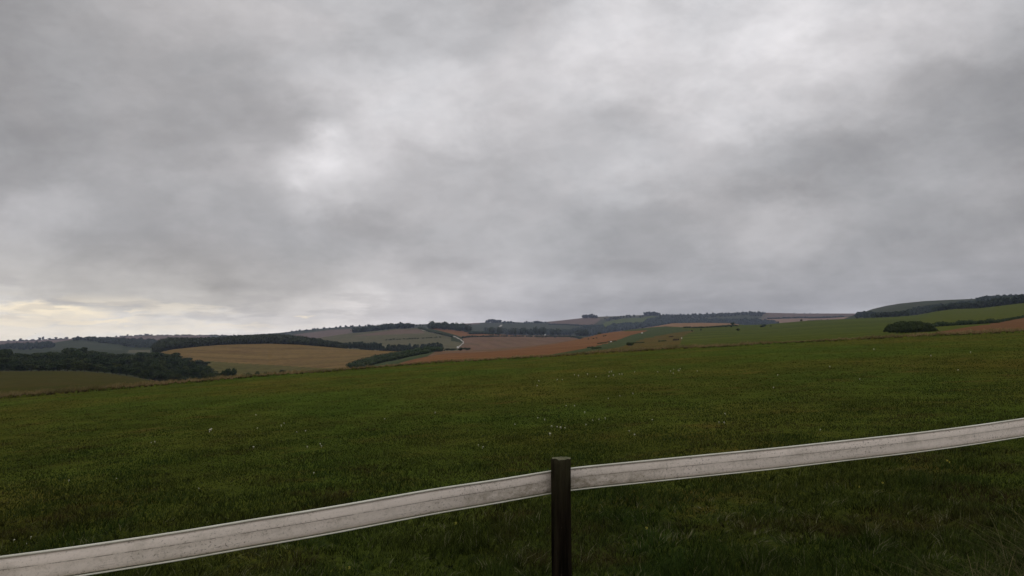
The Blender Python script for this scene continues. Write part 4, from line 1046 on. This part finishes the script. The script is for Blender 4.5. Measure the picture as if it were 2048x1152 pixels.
c = t.mix(t.rng(t.noise(26, 5, .7, vec=pos), .38, .62), (.075, .085, .045), (.16, .15, .10))
c = t.mix(t.rng(t.noise(14, 4, .8, vec=pos, sc=(3, .4, 1), off=(1, 2, 0)), .56, .66), c, (.025, .02, .012))
t.color(c); t.bump(t.noise(40, 5, .7, vec=pos), .6, .006); M['endgrain'] = t.m
def post(xc, yc, ztop, zbot, r, seed):
    rs = np.random.default_rng(seed); seg = 40; nz = 60
    zs = np.linspace(zbot, ztop - .006, nz); th = np.linspace(0, 2 * math.pi, seg, endpoint=False)
    lump_ = 1 + .018 * np.sin(3 * th + 1) + .012 * np.sin(7 * th + 2) + .008 * rs.normal(size=seg)
    crack = np.exp(-((th - 4.35) / .06) ** 2) * .05 + np.exp(-((th - 5.4) / .05) ** 2) * .035
    VV = []
    for z in zs:
        rr_ = r * (lump_ - crack) * (1 + .01 * math.sin(z * 9)) * (1 - .10 * 0)
        sh = .004 * math.sin(z * 2.2)
        VV.append(np.stack([rr_ * np.cos(th) + sh, rr_ * np.sin(th), np.full(seg, z)], -1))
    rr_ = r * .955 * (lump_ - crack)
    rim = .0018 * np.sin(th * 2 + 1) + .0015 * np.sin(th * 5) - .003 * np.exp(-((th - 4.35) / .2) ** 2) + rs.normal(size=seg) * .0014
    VV.append(np.stack([rr_ * np.cos(th), rr_ * np.sin(th), ztop + rim], -1))
    VV = np.vstack(VV); Fq = []
    for i in range(nz):
        for j in range(seg):
            Fq.append([i * seg + j, i * seg + (j + 1) % seg, (i + 1) * seg + (j + 1) % seg, (i + 1) * seg + j])
    o = link('post', mesh_np('post', VV, np.array(Fq), M['post'], smooth_sh=True), fe, (xc, yc, 0))
    # top disc with rings of vertices, slightly domed and weathered
    Vt = []; Ft = []
    rings = [1.0, .8, .6, .4, .2]
    for q, k in enumerate(rings):
        zz_ = ztop + .004 * (1 - k * k) + (rs.normal(size=seg) * .0016 if q else 0) - (.003 if q == 0 else 0) * 0
        Vt.append(np.stack([rr_ * k * np.cos(th), rr_ * k * np.sin(th), (ztop + rim) if q == 0 else zz_ + rim * k], -1))
    Vt = np.vstack(Vt)
    for i in range(len(rings) - 1):
        for j in range(seg):
            Ft.append([i * seg + j, i * seg + (j + 1) % seg, (i + 1) * seg + (j + 1) % seg, (i + 1) * seg + j])
    b0 = (len(rings) - 1) * seg; Vt = np.vstack([Vt, [[0, 0, ztop + .004]]]); cidx = len(Vt) - 1
    for j in range(0, seg, 2): Ft.append([b0 + j, b0 + (j + 1) % seg, b0 + (j + 2) % seg, cidx])
    link('post_top', mesh_np('post_top', Vt + np.array([0, 0, .0008]), np.array(Ft), M['endgrain'], smooth_sh=True), o)
PR = .0555
ip = np.argmin(np.abs(path[:, 0] / path[:, 1] - float(ue(1123, 940)[0])))
yp = path[ip, 1] - .018 - PR
up_, ep_ = ue(1122.5, 916.5)
post(float(up_) * yp, yp, float(ep_) * (yp), -2.1, PR, 1)
for k_, s_ in ((0, -1), (-1, 1)):
    q = path[1] if s_ < 0 else path[-2]
    post(q[0], q[1] - .018 - PR, q[2] + .07, q[2] - 1.5, PR, 5 + k_)

# ------------------------------------------------------------------ long grass tussock, bottom right
t = MT('long_straw', rough=.7)
c = t.mix(t.attr('rnd'), (0.020, 0.028, 0.006), (0.125, 0.108, 0.052)); t.color(c); M['long'] = t.m
def tussock(px, d_, n, hlo, hhi, label, spread=.16, wid=.0032, bias=-.2):
    u = float(ue(px, 1100)[0]); z = -H0 + GA * u * d_ + GB * d_
    P = np.stack([rng.normal(0, spread, n), rng.normal(0, spread * .8, n), np.full(n, -.01)], -1)
    h = rng.uniform(hlo, hhi, n); a = rng.uniform(0, 6.28, n); ln = h * rng.uniform(.5, 1.5, n)
    VV, T, nv = blades(P, h * rng.uniform(.45, .95, n), rng.uniform(.7, 1.4, n) * wid, np.cos(a) * ln + bias * h, np.sin(a) * ln * .6, rng.uniform(-.5, .5, n), 7)
    o = link('grass_tussock', mesh_np('grass_tussock', VV, T, M['long'], {'rnd': np.repeat(rng.uniform(0, 1, n), nv)}), None, (u * d_, d_, z)); tag(o, label, 'grass tussock')
tussock(2030, 4.35, 420, .22, .50, 'tussock of long arching pale grass in the bottom right corner')
tussock(1925, 4.1, 120, .2, .45, 'thin spray of long grass stems left of the corner tussock', .14)
tussock(2120, 5.0, 260, .25, .55, 'long grass tussock at the right edge behind the corner tussock', .18)
tussock(1800, 4.3, 16, .2, .42, 'few fine long grass stems left of the corner, low in the frame', .2)
tussock(1160, 4.6, 45, .08, .22, 'small tuft of paler grass at the foot of the post', .10, .0028, 0)

# ------------------------------------------------------------------ mushrooms and flowers in the meadow
t = MT('mushroom_cap', rough=.6); t.color(t.mix(t.noise(40, 3), (.36, .35, .25), (.52, .51, .40))); M['cap'] = t.m
t = MT('mushroom_stem', rough=.7); t.color((.48, .45, .36)); M['stem'] = t.m
t = MT('yellow_petal', rough=.6); t.color(t.mix(t.noise(200, 3), (.55, .50, .08), (.70, .62, .16))); M['petal'] = t.m
t = MT('green_stem', rough=.7); t.color((.07, .11, .03)); M['gstem'] = t.m
def lathe(prof_, seg=14):
    th = np.linspace(0, 2 * math.pi, seg, endpoint=False); Vv = []; Fq = []
    for r_, z in prof_: Vv.append(np.stack([r_ * np.cos(th), r_ * np.sin(th), np.full(seg, z)], -1))
    for i in range(len(prof_) - 1):
        for j in range(seg): Fq.append([i * seg + j, i * seg + (j + 1) % seg, (i + 1) * seg + (j + 1) % seg, (i + 1) * seg + j])
    return np.vstack(Vv), np.array(Fq)
a = Acc(); a.add(lathe([(.10, .62), (.34, .66), (.48, .68), (.5, .74), (.44, .88), (.30, .98), (.14, 1.03), (.002, 1.045)])); CAP = a.mesh('cap', M['cap'])
a = Acc(); a.add(lathe([(.13, -.2), (.11, .2), (.10, .64)], 10)); STEM = a.mesh('stem', M['stem'])
a = Acc()
for i in range(26):
    an = i * 2.4; r1 = .5 * (.55 + .45 * ((i * 7) % 5) / 4); dz = .1 * ((i * 3) % 4)
    c_, s_ = math.cos(an), math.sin(an); w_ = .11
    v = np.array([(0, 0, 1 + dz * .6), (r1 * .6 * c_ - w_ * s_, r1 * .6 * s_ + w_ * c_, 1.05 + dz), (r1 * c_, r1 * s_, 1.0 + dz), (r1 * .6 * c_ + w_ * s_, r1 * .6 * s_ - w_ * c_, 1.05 + dz)])
    a.add((v, np.array([[0, 1, 2, 3]])))
HEAD = a.mesh('flower_head', M['petal'])
a = Acc(); a.add(tube([(0, 0, -1.2), (.02, 0, 0), (0, .02, 1.0)], [.07, .06, .05], 6)); FST = a.mesh('stem', M['gstem'])
GM = 'white mushrooms dotted through the meadow'
def mushroom(px, py, wpx, lab, grp=GM):
    p = near_pt(px, py); w = .8 * wpx * p[1] / F
    r_ = empty('mushroom', Vector(p), random.uniform(0, 6)); tag(r_, lab, 'mushroom', grp)
    hh = w * random.uniform(.75, 1.0) + .018
    c_ = link('cap', CAP, r_); c_.scale = (w, w, hh); c_.rotation_euler = (random.uniform(-.3, .3), random.uniform(-.3, .3), 0)
    k = link('stem', STEM, r_); k.scale = (w, w, hh)
mushroom(419, 864.5, 6.5, 'larger front cap of the brightest white mushroom pair at left', None)
mushroom(422.5, 861.5, 4.5, 'smaller back cap of the brightest white mushroom pair at left', None)
far_m = [(1114, 761), (1125, 760.5), (1149, 751), (1157, 753), (1175, 750), (1192, 755), (1219, 745.5), (1223, 744.5), (1227, 752), (1239, 750), (1244, 750), (1269, 745.5), (1316, 745), (1341, 744), (1347, 740), (1357, 742), (1360, 739), (1358, 743), (1347, 748), (1395, 743.5), (1074, 773), (1078, 763.5), (1217, 754)]
for x_, y_ in far_m: mushroom(x_, y_, random.uniform(2.0, 3.0), 'tiny white mushroom in the far drift across the middle of the meadow', 'far drift of white mushrooms')
mid_m = [(1132, 813.5), (1149, 813.5), (1169, 827), (1171.5, 851.5), (1089.5, 841.5), (1075, 838), (1211, 839), (1198, 841), (1217, 799), (1240, 793.5), (1266, 789), (1304, 842.5), (1186, 843), (1259, 864.5)]
for x_, y_ in mid_m: mushroom(x_, y_, random.uniform(2.2, 3.2), 'small white mushroom in the loose middle scatter above the rail', 'middle scatter of white mushrooms')
for x_, y_, w_ in [(1104, 855.5, 4), (1114, 856.5, 3.5), (1122, 858, 4.5), (1130.5, 858.5, 3)]: mushroom(x_, y_, w_, 'white mushroom in the short row above the post', 'row of white mushrooms above the post')
mushroom(1100, 871.5, 5.5, 'single larger white mushroom just below the short row, above the post', None)
mushroom(1269, 873, 4, 'lone bright white mushroom right of the post above the rail', None)
mushroom(507, 897.5, 4, 'lone bright white mushroom right of and below the brightest pair', None)
mushroom(512, 831.5, 3, 'lone white mushroom up the slope right of the brightest pair', None)
left_m = [(563, 853.5), (568, 848.5), (514, 858.5), (594, 866), (611, 864.5), (614.5, 896), (641, 891), (642.5, 895), (627, 949), (232, 960.5), (302, 887.5), (310, 886), (137, 964), (398, 980)]
for x_, y_ in left_m: mushroom(x_, y_, random.uniform(2.4, 3.4), 'small white mushroom scattered over the left half of the meadow', 'left scatter of white mushrooms')
for x_, y_ in [(1438, 847), (1449, 848), (1451, 830), (957, 893), (965, 897), (1547, 777), (1640, 862), (1720, 760), (1555, 752), (1660, 735), (1941, 706), (1862, 713), (1916, 742), (1748, 700), (1030, 851), (870, 827), (770, 840)]:
    mushroom(x_, y_, random.uniform(2.2, 3.2), 'small white mushroom scattered over the right half of the meadow', 'right scatter of white mushrooms')
for x_, y_, w_, lab in [(27, 1085, 3.5, 'left mushroom of the small group above the rail end at left'), (61, 1078, 3, 'right mushroom of the small group above the rail end at left'), (53, 1092, 3, 'lower mushroom of the small group above the rail end at left'), (661, 1070, 3.5, 'white mushroom right under the rail left of the post')]:
    mushroom(x_, y_, w_, lab, None)
for x_, y_, w_, lab in [(912, 1046, 6, 'pale yellow flower below the rail left of the post'), (1294, 1057, 6.5, 'yellow flower in the grass right of the post'), (699, 1138, 6, 'yellow flower low in the grass at bottom left of the post'), (1766, 964, 5, 'pale yellow flower below the right part of the rail'), (1895, 918, 5, 'left flower of a yellow pair close under the rail at right'), (1899.5, 921.5, 4, 'right flower of a yellow pair close under the rail at right'), (1719, 972, 3, 'tiny pale flower left of a pale yellow one below the rail')]:
    p = near_pt(x_, y_ + 14); w = w_ * p[1] / F
    r_ = empty('meadow_flower', Vector(p)); tag(r_, lab, 'flower')
    c_ = link('flower_head', HEAD, r_); c_.scale = (w, w, .05)
    k = link('stem', FST, r_); k.scale = (.03, .03, .05)
# a bird above the far left ridge
u, e = ue(71, 667); bd = 400.0
me = bpy.data.meshes.new('bird')
sp = .55
bv = [(-.5, 0, .0), (-.2, .05, .02), (.2, .06, .02), (.45, 0, 0), (-.2, -.05, -.08), (.2, -.05, -.07), (0, -.02, .09), (-.12, .5, .16), (.08, .45, .18), (-.2, .95, .06), (-.12, -.5, .16), (.08, -.45, .18), (-.2, -.95, .06)]
me.from_pydata([tuple(q * .6 for q in v) for v in bv], [], [(0, 4, 1), (1, 4, 5, 2), (2, 5, 3), (0, 1, 6), (1, 2, 6), (2, 3, 6), (0, 6, 4), (4, 6, 5), (5, 6, 3), (1, 7, 8, 2), (7, 9, 8), (4, 10, 11, 5), (10, 12, 11)])
me.materials.append(M['log']); bo = link('bird', me, None, (float(u) * bd, bd, float(e) * bd)); bo.rotation_euler = (0, 0, .8)
tag(bo, 'tiny dark bird flying low over the far left ridge', 'bird')

# ------------------------------------------------------------------ haze
hz = bpy.data.materials.new('haze'); hz.use_nodes = True
hn = hz.node_tree.nodes; hn.clear()
pv = hn.new('ShaderNodeVolumePrincipled'); ho = hn.new('ShaderNodeOutputMaterial')
pv.inputs['Color'].default_value = (.60, .70, 1.0, 1); pv.inputs['Density'].default_value = 0.00009; pv.inputs['Anisotropy'].default_value = 0.2
hz.node_tree.links.new(pv.outputs[0], ho.inputs['Volume'])
zlo = float(Zg.min()) - 1.0; zhi = float(Zg.max()) + 25
a = Acc(); a.add(box((0, 2100, (zlo + zhi) / 2), (12000, 4600, zhi - zlo)))
ho_ = link('haze', a.mesh('haze', hz)); tag(ho_, kind='stuff')
